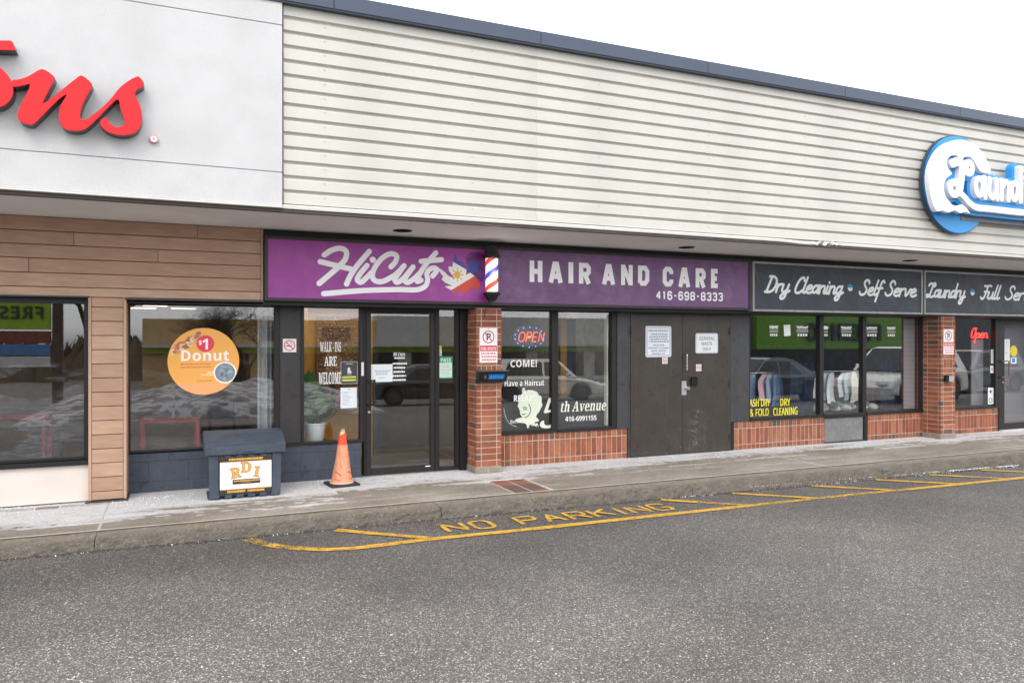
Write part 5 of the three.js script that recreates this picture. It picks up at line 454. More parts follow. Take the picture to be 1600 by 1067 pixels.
// ---------------------------------------------------------------- grit bin and traffic cone
{ const t = thing('grit_bin', 'dark blue-grey plastic salt bin with a hinged lid and a company label', 'salt bin', [0.68, 0, 0.5]); const mt = std(0x4c5767, 0.5, { map: again(GRUB, 0.9), bumpMap: again(G1b, 0.5), bumpScale: 0.002 }); const x0 = 0.315, x1 = 1.04, zf = 0.745, zb = 0.27, h = 0.475;
  const taper = (g, k = 0.03) => { const p = g.attributes.position; for (let i = 0; i < p.count; i++) { const f = 1 - p.getY(i) / h; p.setX(i, 0.678 + (p.getX(i) - 0.678) * (1 - k * f)); p.setZ(i, 0.5 + (p.getZ(i) - 0.5) * (1 - k * f)); } g.computeVertexNormals(); return g; };
  add(t, 'body', taper(mbox(x0 + 0.012, x1 - 0.012, 0.025, h, zb, zf - 0.02, 0.015)), mt);
  for (const [a, b] of [[x0, x0 + 0.1], [x0 + 0.15, x0 + 0.225], [x0 + 0.268, x0 + 0.345], [x0 + 0.385, x0 + 0.462], [x0 + 0.503, x0 + 0.58], [x1 - 0.1, x1]]) add(t, 'rib', taper(mbox(a, b, 0.012, h - 0.01, zf - 0.06, zf, 0.008)), mt);
  const sh = new THREE.Shape(); [[0.2, 0.47], [0.775, 0.47], [0.775, 0.555], [0.76, 0.565], [0.5, 0.655], [0.27, 0.67], [0.2, 0.655]].forEach(([a, b], i) => (i ? sh.lineTo(-a, b) : sh.moveTo(-a, b))); const lg = extrude([sh], 0.78, 0.012); lg.rotateY(Math.PI / 2); add(t, 'lid', lg, mt, [0.288, 0, 0]); add(t, 'lid_latch', mbox(0.66, 0.76, 0.5, 0.508, 0.77, 0.792, 0.002), std(0x55606e, 0.5)); for (const a of [0.37, 0.9]) add(t, 'foot', mbox(a - 0.06, a + 0.06, 0, 0.03, 0.32, 0.7, 0.004), mt);
  printed('label_plate', '', '', [0.425, 0.935, 0.06, 0.435], 0.751, 0.003, 768, (c, s, W, H) => { c.fillStyle = '#f4f4f8'; c.fillRect(0, 0, W, H); c.strokeStyle = '#aab2d0'; c.lineWidth = 4; for (let j = 0; j < 11; j++) { const y = H * 0.14 + j * H * 0.068; c.beginPath(); c.moveTo(0, y); c.lineTo(W, y); c.stroke(); for (let i = 0; i < 9; i++) { const x = i * W / 8 + (j % 2) * W / 16; c.beginPath(); c.moveTo(x, y); c.lineTo(x, y + H * 0.068); c.stroke(); } } c.fillStyle = '#3a332c'; c.fillRect(0, 0, W, H * 0.12); c.fillRect(0, H * 0.89, W, H * 0.11); c.fillStyle = '#d8a24a'; c.fillRect(0, H * 0.12, W, 8); c.fillRect(0, H * 0.87, W, 10); c.fillStyle = '#e0a84a'; c.font = `bold ${H * 0.075}px sans-serif`; c.textAlign = 'center'; const bar = (x, y, w, h) => { const q = rng(x * 99 | 0); for (let u = x; u < x + w;) { const l = 0.012 + 0.02 * q(); c.fillRect(W * u, H * y, W * l, H * h); u += l + 0.006; } }; bar(0.17, 0.03, 0.66, 0.06); bar(0.14, 0.915, 0.33, 0.06); bar(0.53, 0.915, 0.33, 0.06); c.fillStyle = '#2b2e2c'; c.fillRect(W * 0.24, H * 0.62, W * 0.54, H * 0.13); c.fillStyle = '#d8a24a'; c.font = `bold ${H * 0.06}px sans-serif`; bar(0.265, 0.64, 0.49, 0.045); c.fillRect(W * 0.4, H * 0.71, W * 0.2, 5); c.font = `bold ${H * 0.38}px serif`; for (const [ch, x, y, a] of [['R', 0.31, 0.57, -0.14], ['D', 0.505, 0.43, 0], ['I', 0.7, 0.57, 0.12]]) { c.save(); c.translate(W * x, H * y); c.rotate(a); c.lineWidth = 16; c.strokeStyle = '#8a6a34'; c.strokeText(ch, 0, 0); c.fillStyle = '#d8a24a'; c.fillText(ch, 0, 0); c.restore(); } }, { parent: t, rough: 0.4 }); }
{ const cx = 1.745, cz = 0.4, t = thing('traffic_cone', 'faded orange traffic cone with torn tip and black base', 'traffic cone', [cx, 0, cz]); t.rotation.y = 0.12;
  add(t, 'base', mbox(cx - 0.165, cx + 0.165, 0.0, 0.028, cz - 0.165, cz + 0.165, 0.008), std(0x35373b, 0.7, { map: GRUB })); const tx = canvasTex(512, 512, (c, W, H) => { c.fillStyle = '#e09676'; c.fillRect(0, 0, W, H); const r = rng(6); for (let i = 0; i < 500; i++) { c.fillStyle = r() < 0.5 ? `rgba(244,170,140,${0.25 * r()})` : `rgba(196,104,76,${0.22 * r()})`; c.beginPath(); c.ellipse(W * r(), H * r(), 4 + 30 * r(), 3 + 12 * r(), r() * 3, 0, 7); c.fill(); } c.fillStyle = '#e8512a'; c.fillRect(0, 0, W, H * 0.2); c.strokeStyle = 'rgba(122,58,36,.8)'; c.lineCap = 'round'; for (let q = 0; q < 4; q++) { const o = q * 128; c.lineWidth = 5; c.beginPath(); c.moveTo(o + 60, H * 0.26); c.quadraticCurveTo(o + 76, H * 0.5, o + 96, H * 0.68); c.stroke(); c.lineWidth = 8; c.beginPath(); c.moveTo(o + 26, H * 0.76); c.quadraticCurveTo(o + 60, H * 0.75, o + 92, H * 0.82); c.stroke(); c.lineWidth = 6; c.beginPath(); c.moveTo(o + 40, H * 0.9); c.lineTo(o + 94, H * 0.92); c.stroke(); } });
  const prof = [[0.128, 0.0], [0.126, 0.012], [0.118, 0.03], [0.098, 0.14], [0.076, 0.28], [0.056, 0.42], [0.045, 0.5], [0.04, 0.54]]; const g = new THREE.LatheGeometry(prof.map(([r, y]) => new THREE.Vector2(r, y)), 40); { const p = g.attributes.position, u = g.attributes.uv; for (let i = 0; i < p.count; i++) { const y = p.getY(i), a = Math.atan2(p.getX(i), p.getZ(i)); const k = 1 + 0.035 * Math.sin(a * 3 + y * 14) * (y > 0.05 ? 1 : 0); p.setX(i, p.getX(i) * k + 0.02 * y); p.setZ(i, p.getZ(i) * k); u.setXY(i, (a / 6.2832 + 0.5), y / 0.54); if (y > 0.53) p.setY(i, y + 0.035 * Math.max(0, Math.sin(a * 1 + 1.2)) - 0.02 * hash(i, 1, 1)); } g.computeVertexNormals(); }
  add(t, 'cone_body', g, std(0xffffff, 0.65, { map: tx, side: THREE.DoubleSide }), [cx, 0.027, cz]); const tip = new THREE.LatheGeometry([[0.038, 0], [0.034, 0.03], [0.024, 0.045], [0.02, 0.075]].map(([r, y]) => new THREE.Vector2(r, y)), 14); { const p = tip.attributes.position; for (let i = 0; i < p.count; i++) p.setY(i, p.getY(i) * (0.5 + 0.7 * hash(i % 15, 7, 2))); tip.computeVertexNormals(); } add(t, 'torn_tip', tip, std(0xd8c4a4, 0.8, { side: THREE.DoubleSide }), [cx + 0.012, 0.562, cz]); const cuff = new THREE.TorusGeometry(0.124, 0.012, 8, 36); cuff.rotateX(Math.PI / 2); add(t, 'foot_ring', cuff, std(0xeab8a0, 0.7), [cx, 0.032, cz]); }

// ---------------------------------------------------------------- things seen through the glass
function panelLamp(x, z, w, d, y, inten, col, label, name = 'ceiling_lamp', group) { const t = thing(name, label, 'ceiling lamp', [x, y, z], group); add(t, 'housing', mbox(x - w / 2 - 0.02, x + w / 2 + 0.02, y - 0.02, y, z - d / 2 - 0.02, z + d / 2 + 0.02, 0.003), M.white); const g = mbox(x - w / 2, x + w / 2, y - 0.026, y - 0.0205, z - d / 2, z + d / 2); add(t, 'lit_diffuser', g, std(0xffffff, 0.6, { emissive: col, emissiveIntensity: 2.2 })); const l = new THREE.RectAreaLight(col, inten, w, d); l.position.set(0, -0.03, 0); l.rotation.x = -Math.PI / 2; t.add(l); }
[[-0.42, -3.0, 'lit hanging strip lamp lowest in the group inside the donut window'], [-0.28, -3.9, 'lit hanging strip lamp highest in the group inside the donut window'], [0.12, -3.5, 'lit hanging strip lamp apart to the right inside the donut window'], [-1.5, -1.4, 'lit hanging strip lamp over the far-left window table']].forEach(([x, z, lb], i) => { panelLamp(x, z, 0.34, 0.12, [2.13, 2.2, 2.15, 2.45][i], 9, 0xffe6bd, lb, 'hanging_lamp', 'strip lamps in the donut shop'); const t = scene.children[scene.children.length - 1]; add(t, 'cord', mbox(x - 0.004, x + 0.004, [2.13, 2.2, 2.15, 2.45][i], 2.619, z - 0.004, z + 0.004), M.dark); });
panelLamp(1.95, -0.75, 1.0, 0.4, 2.615, 8, 0xffe2b0, 'lit square ceiling lamp inside the barber shop'); panelLamp(4.7, -1.8, 0.9, 0.5, 2.615, 2.2, 0xfff6ea, 'lit ceiling lamp inside the salon'); panelLamp(9.8, -2.2, 1.4, 0.3, 2.615, 2.5, 0xf2f6ff, 'unseen lamp panel added to light the laundry');  // the laundry panel is an added, unseen lamp that brightens the room
// red metal table frames in the donut shop
function redTable(x, z, label) { const t = thing('cafe_table', label, 'table', [x, 0, z], 'red tables inside the donut shop'); const m = std(0x8e2630, 0.5); add(t, 'table_top', mbox(x - 0.32, x + 0.32, 0.7, 0.735, z - 0.3, z + 0.3, 0.008), m); for (const [a, b] of [[-0.29, -0.27], [0.29, -0.27], [-0.29, 0.27], [0.29, 0.27]]) add(t, 'leg', mbox(x + a - 0.022, x + a + 0.022, 0, 0.699, z + b - 0.022, z + b + 0.022, 0.004), m); }
redTable(-0.05, -0.75, 'red metal cafe table low behind the donut window'); redTable(-1.75, -1.9, 'red metal cafe table behind the far-left window');
function chair(x, z, a, label) { const t = thing('cafe_chair', label, 'chair', [x, 0, z], 'dark chairs inside the donut shop'); t.rotation.y = a; const m = std(0x241d1c, 0.5), o = [x, 0, z]; add(t, 'seat', mbox(-0.2, 0.2, 0.43, 0.47, -0.2, 0.2, 0.01), m, o); add(t, 'backrest', mbox(-0.19, 0.19, 0.62, 0.92, -0.21, -0.18, 0.01), m, o); for (const [p, q] of [[-1, -1], [1, -1], [-1, 1], [1, 1]]) add(t, 'leg', mbox(p * 0.18 - 0.014, p * 0.18 + 0.014, 0, q < 0 ? 0.92 : 0.43, q * 0.18 - 0.014, q * 0.18 + 0.014), m, o); }
chair(0.65, -1.0, 0.6, 'dark wooden chair right of the red table in the donut shop'); chair(-1.0, -1.5, -0.7, 'dark wooden chair behind the wood pillar in the donut shop');
solo('menu_board', mbox(-0.3, 0.3, 0, 0.35, -0.01, 0.01, 0.004), std(0x2a3038, 0.4), 'dark menu board on the rear wall of the donut shop', 'board', [-0.55, 1.6, -5.47]);
solo('door_curtain', (() => { const g = new THREE.PlaneGeometry(0.16, 2.4, 24, 1), p = g.attributes.position; for (let i = 0; i < p.count; i++) p.setZ(i, 0.03 * Math.sin(p.getX(i) * 70)); g.computeVertexNormals(); return g; })(), std(0xa0a4a8, 0.9, { side: THREE.DoubleSide }), 'pale hanging blind gathered at the right end of the donut window', 'blind', [0.96, 1.22, -0.18]);
// potted plant in the barber window
{ const cx = 1.56, cz = -0.32, t = thing('potted_plant', 'leafy green houseplant in a white pot inside the barber window', 'plant', [cx, 0.38, cz]); const pot = new THREE.LatheGeometry([[0, 0], [0.1, 0], [0.125, 0.2], [0.135, 0.2], [0.135, 0.215], [0.115, 0.215], [0.11, 0.19], [0, 0.19]].map(([r, y]) => new THREE.Vector2(r, y)), 32); add(t, 'pot', pot, std(0xe4ecee, 0.35), [cx, 0.43, cz]); const r = rng(17), greens = [0x1f4620, 0x2a5a28, 0x3b7034, 0x183618].map((c) => new THREE.MeshPhysicalMaterial({ color: c, roughness: 0.45, side: THREE.DoubleSide }));
  const leaf = new THREE.PlaneGeometry(1, 1, 4, 8); { const p = leaf.attributes.position; for (let i = 0; i < p.count; i++) { const u = p.getY(i) + 0.5, v = p.getX(i) * 2; const w = 0.34 * Math.sin(Math.PI * Math.pow(u, 0.8)) * (1 - 0.15 * u); p.setXYZ(i, v * w, u - 0.0, -0.35 * u * u + 0.12 * v * v * w); } leaf.computeVertexNormals(); }
  for (let i = 0; i < 44; i++) { const a = r() * 6.283, h = 0.5 * r() + 0.02, tilt = 0.3 + 1.0 * r(), L = 0.2 + 0.17 * r(); const sx = cx + 0.03 * Math.cos(a), sz = cz + 0.03 * Math.sin(a), ex = cx + (0.06 + 0.12 * r()) * Math.cos(a), ez = cz + (0.05 + 0.1 * r()) * Math.sin(a), ey = 0.62 + h; const m = add(t, 'leaf', leaf, greens[i % 4], [ex, ey, ez]); m.rotation.set(tilt, 0, 0); m.rotation.order = 'YXZ'; m.rotation.y = Math.PI / 2 - a + Math.PI; m.rotation.y = -a + Math.PI / 2; m.scale.setScalar(L); add(t, 'stem', new THREE.TubeGeometry(new THREE.QuadraticBezierCurve3(V3(sx, 0.6, sz), V3((sx + ex) / 2, ey, (sz + ez) / 2), V3(ex, ey, ez)), 8, 0.005, 5), greens[3]); }
  add(t, 'stand', mbox(cx - 0.16, cx + 0.16, 0.0, 0.428, cz - 0.14, cz + 0.14, 0.01), std(0x3a3030, 0.6)); }
// flower wall behind the barber window
{ const t = thing('flower_wall', 'panel of dried brown and pink flowers inside the barber shop', 'flower wall', [2.2, 0.7, -1.5]); add(t, 'board', mbox(1.78, 2.36, 0.7, 1.98, -1.56, -1.52, 0.005), std(0x8a6a48, 0.9, { map: GRUB })); add(t, 'gold_panel', mbox(1.24, 2.62, 0, 2.09, -1.64, -1.605), M.wallGold); const cols = [0x7a5a4c, 0x8c6c58, 0x66503f, 0x96806e, 0x7c4c44, 0x5c6044].map((c) => std(c, 0.9)); const f = new THREE.IcosahedronGeometry(1, 0); const r = rng(19); cols.forEach((m, k) => { const g = []; for (let i = 0; i < 170; i++) { const q = f.clone(), s = 0.008 + 0.014 * r(); q.scale(s, s, s * 0.7); q.translate(1.8 + 0.54 * r(), 0.72 + 1.24 * r(), -1.515); g.push(q); } const b = add(t, 'blossoms', merge(g), m); b.userData.kind = 'stuff'; });  add(t, 'gold_header', mbox(1.24, 2.62, 2.1, 2.6, -1.64, -1.5), M.wallGold); add(t, 'post', mbox(2.58, 2.64, 0, 2.6, -1.6, -1.5), M.dark); }
solo('gold_column', mbox(-0.17, 0.17, 0, 2.6, -0.17, 0.17, 0.01), M.wallGold, 'gold painted column inside the barber shop', 'column', [1.42, 0.0, -1.2]).userData.kind = 'thing';
// salon: dark board behind the lower glass, coat post, picture
{ solo('privacy_board', mbox(-0.91, 0.91, 0, 0.5, -0.01, 0.01), std(0x1d232d, 0.45), 'dark navy privacy board behind the lower salon glass', 'board', [4.72, 0.37, -0.2]); solo('wall_poster', mbox(-0.16, 0.16, 0, 0.9, -0.01, 0.01), std(0x1c2430, 0.4), 'tall dark poster hanging inside the salon', 'poster', [5.1, 1.05, -0.5]); solo('wooden_post', mbox(-0.05, 0.05, 0, 2.6, -0.05, 0.05, 0.005), std(0x9c7430, 0.6, { map: WOODT }), 'tan wooden post inside the right salon pane', 'post', [5.0, 0, -0.42]).userData.kind = 'thing'; solo('roller_blind', mbox(-0.01, 0.01, 0, 1.6, -0.04, 0.04, 0.004), std(0xd4d6cc, 0.8), 'pale edge strip of a blind at the right side of the salon window', 'blind', [5.525, 0.46, -0.1]); }
// laundry: clothes rail, folded pile, dark curtain
{ const rail = thing('clothes_rail', 'chrome clothes rail holding cleaned shirts in the laundry window', 'clothes rail', [10.1, 0.0, -0.6]); const cyl = (x0, x1, y, z) => { const g = new THREE.CylinderGeometry(0.012, 0.012, x1 - x0, 10); g.rotateZ(Math.PI / 2); g.translate((x0 + x1) / 2, y, z); return g; }; add(rail, 'bar', cyl(8.1, 11.2, 1.12, -0.55), M.chrome); for (const x of [8.1, 9.6, 11.2]) add(rail, 'upright', mbox(x - 0.012, x + 0.012, 0, 1.115, -0.562, -0.538), M.chrome);
  const cols = [[8.18, 0xb9c8dc, 'pale blue'], [8.32, 0x93a9c6, 'mid blue'], [8.5, 0x7b93b4, 'denim blue'], [8.78, 0xd9b9c6, 'pink'], [8.92, 0x9fb4cc, 'light blue'], [9.04, 0x6a86ac, 'deep blue'], [9.95, 0xe6ebf0, 'white'], [10.08, 0xc4d2e0, 'grey-blue'], [10.2, 0xeef0f2, 'bright white'], [10.5, 0xdfe6e8, 'off-white'], [10.62, 0xb8d0d8, 'aqua'], [10.76, 0xe9e4dc, 'cream']]; const r = rng(23);
  cols.forEach(([x, c, n], k) => { const g = new ParametricGeometry((u, v, o) => { const y = -v * (0.42 + 0.05 * (k % 3)), w = 0.19 * (0.55 + 0.45 * Math.min(1, v * 4)) + 0.03 * v, xx = (u - 0.5) * 2 * w; o.set(xx * 0.9, y, 0.02 * Math.sin(u * 14 + k) * v + 0.02 * Math.sin(v * 5 + k) - xx * (0.25 + 0.1 * (k % 3))); }, 16, 12); solo('hanging_shirt', g, std(c, 0.9, { side: THREE.DoubleSide }), `${n} shirt hanging on the rail inside the laundry window`, 'shirt', [x, 1.1, -0.55], 'shirts on the laundry rail'); });
  const t = thing('laundry_table', 'low table with piled clean laundry behind the laundry window', 'table', [10.6, 0, -0.7]); add(t, 'table_top', mbox(9.75, 11.3, 0.4, 0.44, -1.0, -0.4, 0.006), M.dark); for (const x of [9.8, 11.25]) for (const z of [-0.95, -0.45]) add(t, 'leg', mbox(x - 0.02, x + 0.02, 0, 0.399, z - 0.02, z + 0.02), M.dark);
  for (let i = 0; i < 13; i++) { const c = [0xc8d2cc, 0x8ea29a, 0xb4b8a0, 0x5a6660, 0xdfe2de, 0x7a8a94][i % 6], x = 9.9 + i * 0.105; const g = new THREE.SphereGeometry(1, 16, 10), p = g.attributes.position; for (let k = 0; k < p.count; k++) { const n = 1 + 0.35 * (fbm(p.getX(k) * 3 + i * 5, p.getY(k) * 3 + p.getZ(k) * 2, 3, 4) - 0.5); p.setXYZ(k, p.getX(k) * n * 0.09, Math.max(-0.045, p.getY(k) * n * 0.065), p.getZ(k) * n * 0.13); } g.computeVertexNormals(); solo('folded_garment', g, std(c, 0.95), `${['pale', 'sage green', 'khaki', 'dark green', 'white', 'slate'][i % 6]} folded garment, ${['first', 'second', 'third', 'fourth', 'fifth', 'sixth', 'seventh', 'eighth', 'ninth', 'tenth', 'eleventh', 'twelfth', 'thirteenth'][i]} from the left in the laundry table pile`, 'garment', [x, 0.4855 + (i % 2) * 0.06, -0.55 - 0.05 * (i % 3)], 'folded garments on the laundry table'); }
  const wave = (w, h) => { const g = new THREE.PlaneGeometry(w, h, 40, 2), p = g.attributes.position; for (let i = 0; i < p.count; i++) p.setZ(i, 0.025 * Math.sin(p.getX(i) * 42) + 0.012 * Math.sin(p.getX(i) * 19)); g.computeVertexNormals(); return g; }; const cm = std(0x1f2c45, 0.9, { side: THREE.DoubleSide }); solo('window_drape', wave(0.55, 0.85), cm, 'dark blue drape at the first laundry mullion', 'drape', [9.36, 0.86, -0.35], 'dark drapes in the laundry'); solo('window_drape', wave(0.42, 0.85), cm, 'dark blue drape at the right end of the third laundry pane', 'drape', [11.35, 0.86, -0.35], 'dark drapes in the laundry'); solo('roller_blind', mbox(-0.13, 0.13, 0, 1.55, -0.01, 0.01, 0.003), std(0x9a9ba0, 0.8), 'grey upright blind panel at the right end of the laundry windows', 'blind', [11.58, 0.47, -0.15]); }
solo('roller_blind', mbox(-0.16, 0.16, 0, 1.2, -0.01, 0.01, 0.003), std(0x8b8d93, 0.8), 'grey blind panel in the laundry lobby window', 'blind', [13.4, 0.47, -0.2]); solo('door_screen', mbox(-0.5, 0.5, 0, 1.9, -0.01, 0.01, 0.003), std(0x7a7b80, 0.8), 'grey privacy screen just inside the laundry door', 'screen', [14.33, 0.04, -0.25]);

// ---------------------------------------------------------------- across the lot: what the shop windows mirror
const font = await new FontLoader().loadAsync('fonts/droid/droid_sans_bold.typeface.json');
{ const z = 48, gy = lotY(0, z) - 0.1, t = thing('grocery_store', 'long grocery store across the lot with a lime green band and sign', 'store', [40, gy, z]); const beige = std(0xc8a878, 0.85, { map: G1 }), lightw = std(0xc4c6c4, 0.85, { map: G1 }), lime = std(0x7ea51c, 0.6), green = std(0x5f8f20, 0.55), grey = std(0x5a5c60, 0.8), gl = std(0x15181c, 0.15);
  add(t, 'wall', mbox(-2, 14, gy, 3.1, z, z + 20), beige); add(t, 'wall', mbox(14, 46, gy, 3.5, z, z + 20), lightw); add(t, 'wall', mbox(46, 96, gy, 4.6, z, z + 20), grey); add(t, 'band', mbox(-2, 46, 0.75, 1.15, z - 0.5, z - 0.01), lime); add(t, 'canopy', mbox(-2, 46, 1.15, 1.35, z - 1.2, z - 0.01), lightw);
  for (let i = 0; i < 8; i++) add(t, 'window', mbox(0.5 + i * 5.4, 4.8 + i * 5.4, gy + 0.4, 0.7, z - 0.06, z - 0.01), gl); for (let i = 0; i < 3; i++) add(t, 'window', mbox(1.5 + i * 4.2, 3.6 + i * 4.2, 1.6, 2.6, z - 0.06, z - 0.01), std(0x2c3a48, 0.3)); add(t, 'sign_panel', mbox(50, 70, 0.75, 4.0, z - 0.6, z - 0.01, 0.05), green); add(t, 'entrance', mbox(48, 74, gy, 0.7, z - 0.1, z - 0.01), gl);
  const g = new TextGeometry('FRESHCO', { font, size: 1.7, depth: 0.2, curveSegments: 5 }); g.computeBoundingBox(); const w = g.boundingBox.max.x; g.rotateY(Math.PI); add(t, 'sign_letters', g, std(0x1d2a3a, 0.6), [61 + w / 2, 1.6, z - 0.65]); }
function car(x, z, heading, kind, color, label) {
  const y = lotY(x, z), t = thing('parked_car', label, 'car', [x, y, z], 'cars parked across the lot'); t.rotation.y = heading; const o = [x, y, z]; const paint = new THREE.MeshPhysicalMaterial({ color, roughness: 0.35, metalness: 0.3, clearcoat: 0.8, clearcoatRoughness: 0.08 }), gl = std(0x10141a, 0.08), tr = std(0x17181a, 0.7);
  const suv = kind === 'suv', L = suv ? 4.6 : 4.7, hb = suv ? 0.98 : 0.88, ht = suv ? 1.66 : 1.44; const low = [[-L / 2, 0.42], [-L / 2 + 0.03, 0.72], [-L / 2 + 0.12, hb - 0.02], [-L / 2 + 0.5, hb], [0.75, hb], [L / 2 - 0.55, hb - 0.12], [L / 2 - 0.08, hb - 0.28], [L / 2, 0.5], [L / 2 - 0.06, 0.3]];
  const s = new THREE.Shape(); s.moveTo(-L / 2 + 0.05, 0.28); low.forEach(([a, b]) => s.lineTo(a, b)); const wx = [L / 2 - 0.92, -L / 2 + 0.9]; for (const w of wx) { s.lineTo(w + 0.4, 0.26); s.absarc(w, 0.34, 0.4, 0, Math.PI, false); s.lineTo(w - 0.4, 0.26); }
  const b = extrude([s], 1.66, 0.09); b.translate(0, 0, -0.83); add(t, 'body', b, paint, o); const roof = suv ? [[-L / 2 + 0.12, hb - 0.02], [-L / 2 + 0.42, ht - 0.1], [-L / 2 + 0.7, ht], [0.2, ht], [0.55, ht - 0.06], [1.25, hb - 0.03]] : [[-L / 2 + 0.45, hb - 0.02], [-0.95, ht - 0.1], [-0.6, ht], [0.1, ht], [0.4, ht - 0.06], [1.2, hb - 0.03]];
  const P = []; const n = roof.length; const half = (yy) => 0.86 - 0.2 * (yy - hb) / (ht - hb); const gg = []; const idx = []; for (const [a, yy] of roof) { gg.push(a, yy, half(yy), a, yy, -half(yy)); } for (let i = 0; i + 1 < n; i++) idx.push(2 * i, 2 * i + 2, 2 * i + 1, 2 * i + 1, 2 * i + 2, 2 * i + 3); const side = (k) => { const f = []; for (let i = 1; i + 1 < n; i++) k ? f.push(1, 2 * i + 1, 2 * i + 3) : f.push(0, 2 * i + 2, 2 * i); return f; };
  const g = new THREE.BufferGeometry(); g.setAttribute('position', new THREE.Float32BufferAttribute(gg, 3)); g.setIndex([...idx, ...side(0), ...side(1)]); const g2 = g.toNonIndexed(); g2.computeVertexNormals(); add(t, 'cabin', g2, new THREE.MeshPhysicalMaterial({ color, roughness: 0.35, metalness: 0.3, clearcoat: 0.8, side: THREE.DoubleSide }), o);
  for (const k of [-1, 1]) { const wp = (pts) => { const q = pts.map(([a, yy]) => [a, yy, k * (half(yy) + 0.006)]); const v = []; for (let i = 1; i + 1 < q.length; i++) v.push(...q[0], ...q[i], ...q[i + 1]); const w = new THREE.BufferGeometry(); w.setAttribute('position', new THREE.Float32BufferAttribute(v, 3)); w.computeVertexNormals(); return w; }; const m = std(0x10141a, 0.08, { side: THREE.DoubleSide }); const rx = suv ? -L / 2 + 0.5 : -1.25; add(t, 'side_window', wp([[rx + 0.1, hb + 0.04], [-0.12, hb + 0.04], [-0.16, ht - 0.1], [suv ? rx + 0.35 : rx + 0.6, ht - 0.12]]), m, o); add(t, 'side_window', wp([[-0.04, hb + 0.04], [1.0, hb + 0.04], [0.5, ht - 0.12], [-0.07, ht - 0.1]]), m, o); add(t, 'mirror', mbox(0.78, 0.9, hb + 0.02, hb + 0.15, k * 0.92 - 0.1, k * 0.92 + 0.1, 0.03), paint, o); }
  const glassStrip = (i, inset) => { const [a, ya] = roof[i], [c, yc] = roof[i + 1]; const q = [[a, ya, 0.78 * half(ya) / 0.86], [c, yc, 0.86 * half(yc)], [c, yc, -0.86 * half(yc)], [a, ya, -0.78 * half(ya) / 0.86]]; const nx = (yc - ya), ny = -(c - a), l = Math.hypot(nx, ny), sg = i === 0 ? -1 : 1; const w = new THREE.BufferGeometry(), off = q.map((p) => [p[0] + (i === 0 ? -0.012 : 0.012), p[1] + 0.012, p[2]]); w.setAttribute('position', new THREE.Float32BufferAttribute([...off[0], ...off[1], ...off[2], ...off[0], ...off[2], ...off[3]], 3)); w.computeVertexNormals(); return w; };
  const gm = std(0x10141a, 0.08, { side: THREE.DoubleSide }); add(t, 'rear_window', glassStrip(0), gm, o); add(t, 'windscreen', glassStrip(n - 2), gm, o); const wh = new THREE.CylinderGeometry(0.34, 0.34, 0.22, 28); wh.rotateX(Math.PI / 2); const rim = new THREE.CylinderGeometry(0.22, 0.22, 0.23, 10); rim.rotateX(Math.PI / 2); for (const w of wx) for (const k of [-1, 1]) { const q = add(t, 'wheel', wh, tr, [o[0] + w, o[1] + 0.34, o[2] + k * 0.8]); const rm = new THREE.Mesh(rim, M.greyPost); rm.name = 'rim'; rm.position.set(0, 0, 0); q.add(rm); }
  for (const k of [-1, 1]) { add(t, 'headlight', mbox(L / 2 - 0.16, L / 2 + 0.07, 0.58, 0.7, k * 0.66 - 0.17, k * 0.66 + 0.17, 0.02), M.white, o); add(t, 'tail_light', mbox(-L / 2 - 0.07, -L / 2 + 0.2, 0.72, 0.86, k * 0.7 - 0.16, k * 0.7 + 0.16, 0.02), std(0x9c1418, 0.3), o); }
  return t;
}
car(11.8, 27, 0.15, 'suv', 0x16181c, 'black sport utility parked farthest out, mirrored in the barber door'); car(9.4, 30, 0.1, 'sedan', 0x22262c, 'black sedan beside the farthest black sport utility'); car(13.6, 18.5, 0.35, 'suv', 0xe4e4de, 'white sport utility mirrored in the right salon pane'); car(8.6, 17.5, 0.2, 'sedan', 0x3a3d42, 'dark grey sedan mirrored in the left salon pane'); car(17.2, 10.2, 3.0, 'sedan', 0x4d535c, 'slate grey sedan mirrored in the first laundry pane'); car(20.6, 7.6, 2.95, 'suv', 0xeceae4, 'white hatchback with red tail lights mirrored in the third laundry pane'); car(28.5, 11, 3.1, 'suv', 0x6b7378, 'grey sport utility mirrored in the laundry lobby window');
// snow pile behind the photographer
{ const xs = 60, zs = 36, P = [], U = [], I = []; for (let j = 0; j <= zs; j++) for (let i = 0; i <= xs; i++) { const u = i / xs, v = j / zs, x = -3.5 + 9 * u, z = 11.6 + 4 * v; const e = Math.pow(Math.max(0, Math.sin(Math.PI * u) * Math.sin(Math.PI * v)), 0.55); const h = e * (0.45 + 1.0 * fbm(x * 0.9, z * 0.9, 4, 81)) * 0.95; P.push(x, lotY(x, z) - 0.02 + h, z); U.push(x, z); } for (let j = 0; j < zs; j++) for (let i = 0; i < xs; i++) { const a = j * (xs + 1) + i; I.push(a, a + xs + 1, a + 1, a + 1, a + xs + 1, a + xs + 2); } const g = new THREE.BufferGeometry(); g.setAttribute('position', new THREE.Float32BufferAttribute(P, 3)); g.setAttribute('uv', new THREE.Float32BufferAttribute(U, 2)); g.setIndex(I); g.computeVertexNormals(); const dirt = dataTex(512, 512, (i, j) => { const n = fbm(i / 40, j / 12, 5, 91, 12), v = n > 0.52 ? 215 + 30 * n : 110 + 120 * n; return [v, v, v + 3]; }, true, 3); const m = add(scene, 'snow_pile', g, std(0xffffff, 0.9, { map: dirt, bumpMap: again(G1b, 0.9), bumpScale: 0.05 })); tag(m, 'dirty ploughed snow pile mirrored in the donut window', 'snow pile'); }
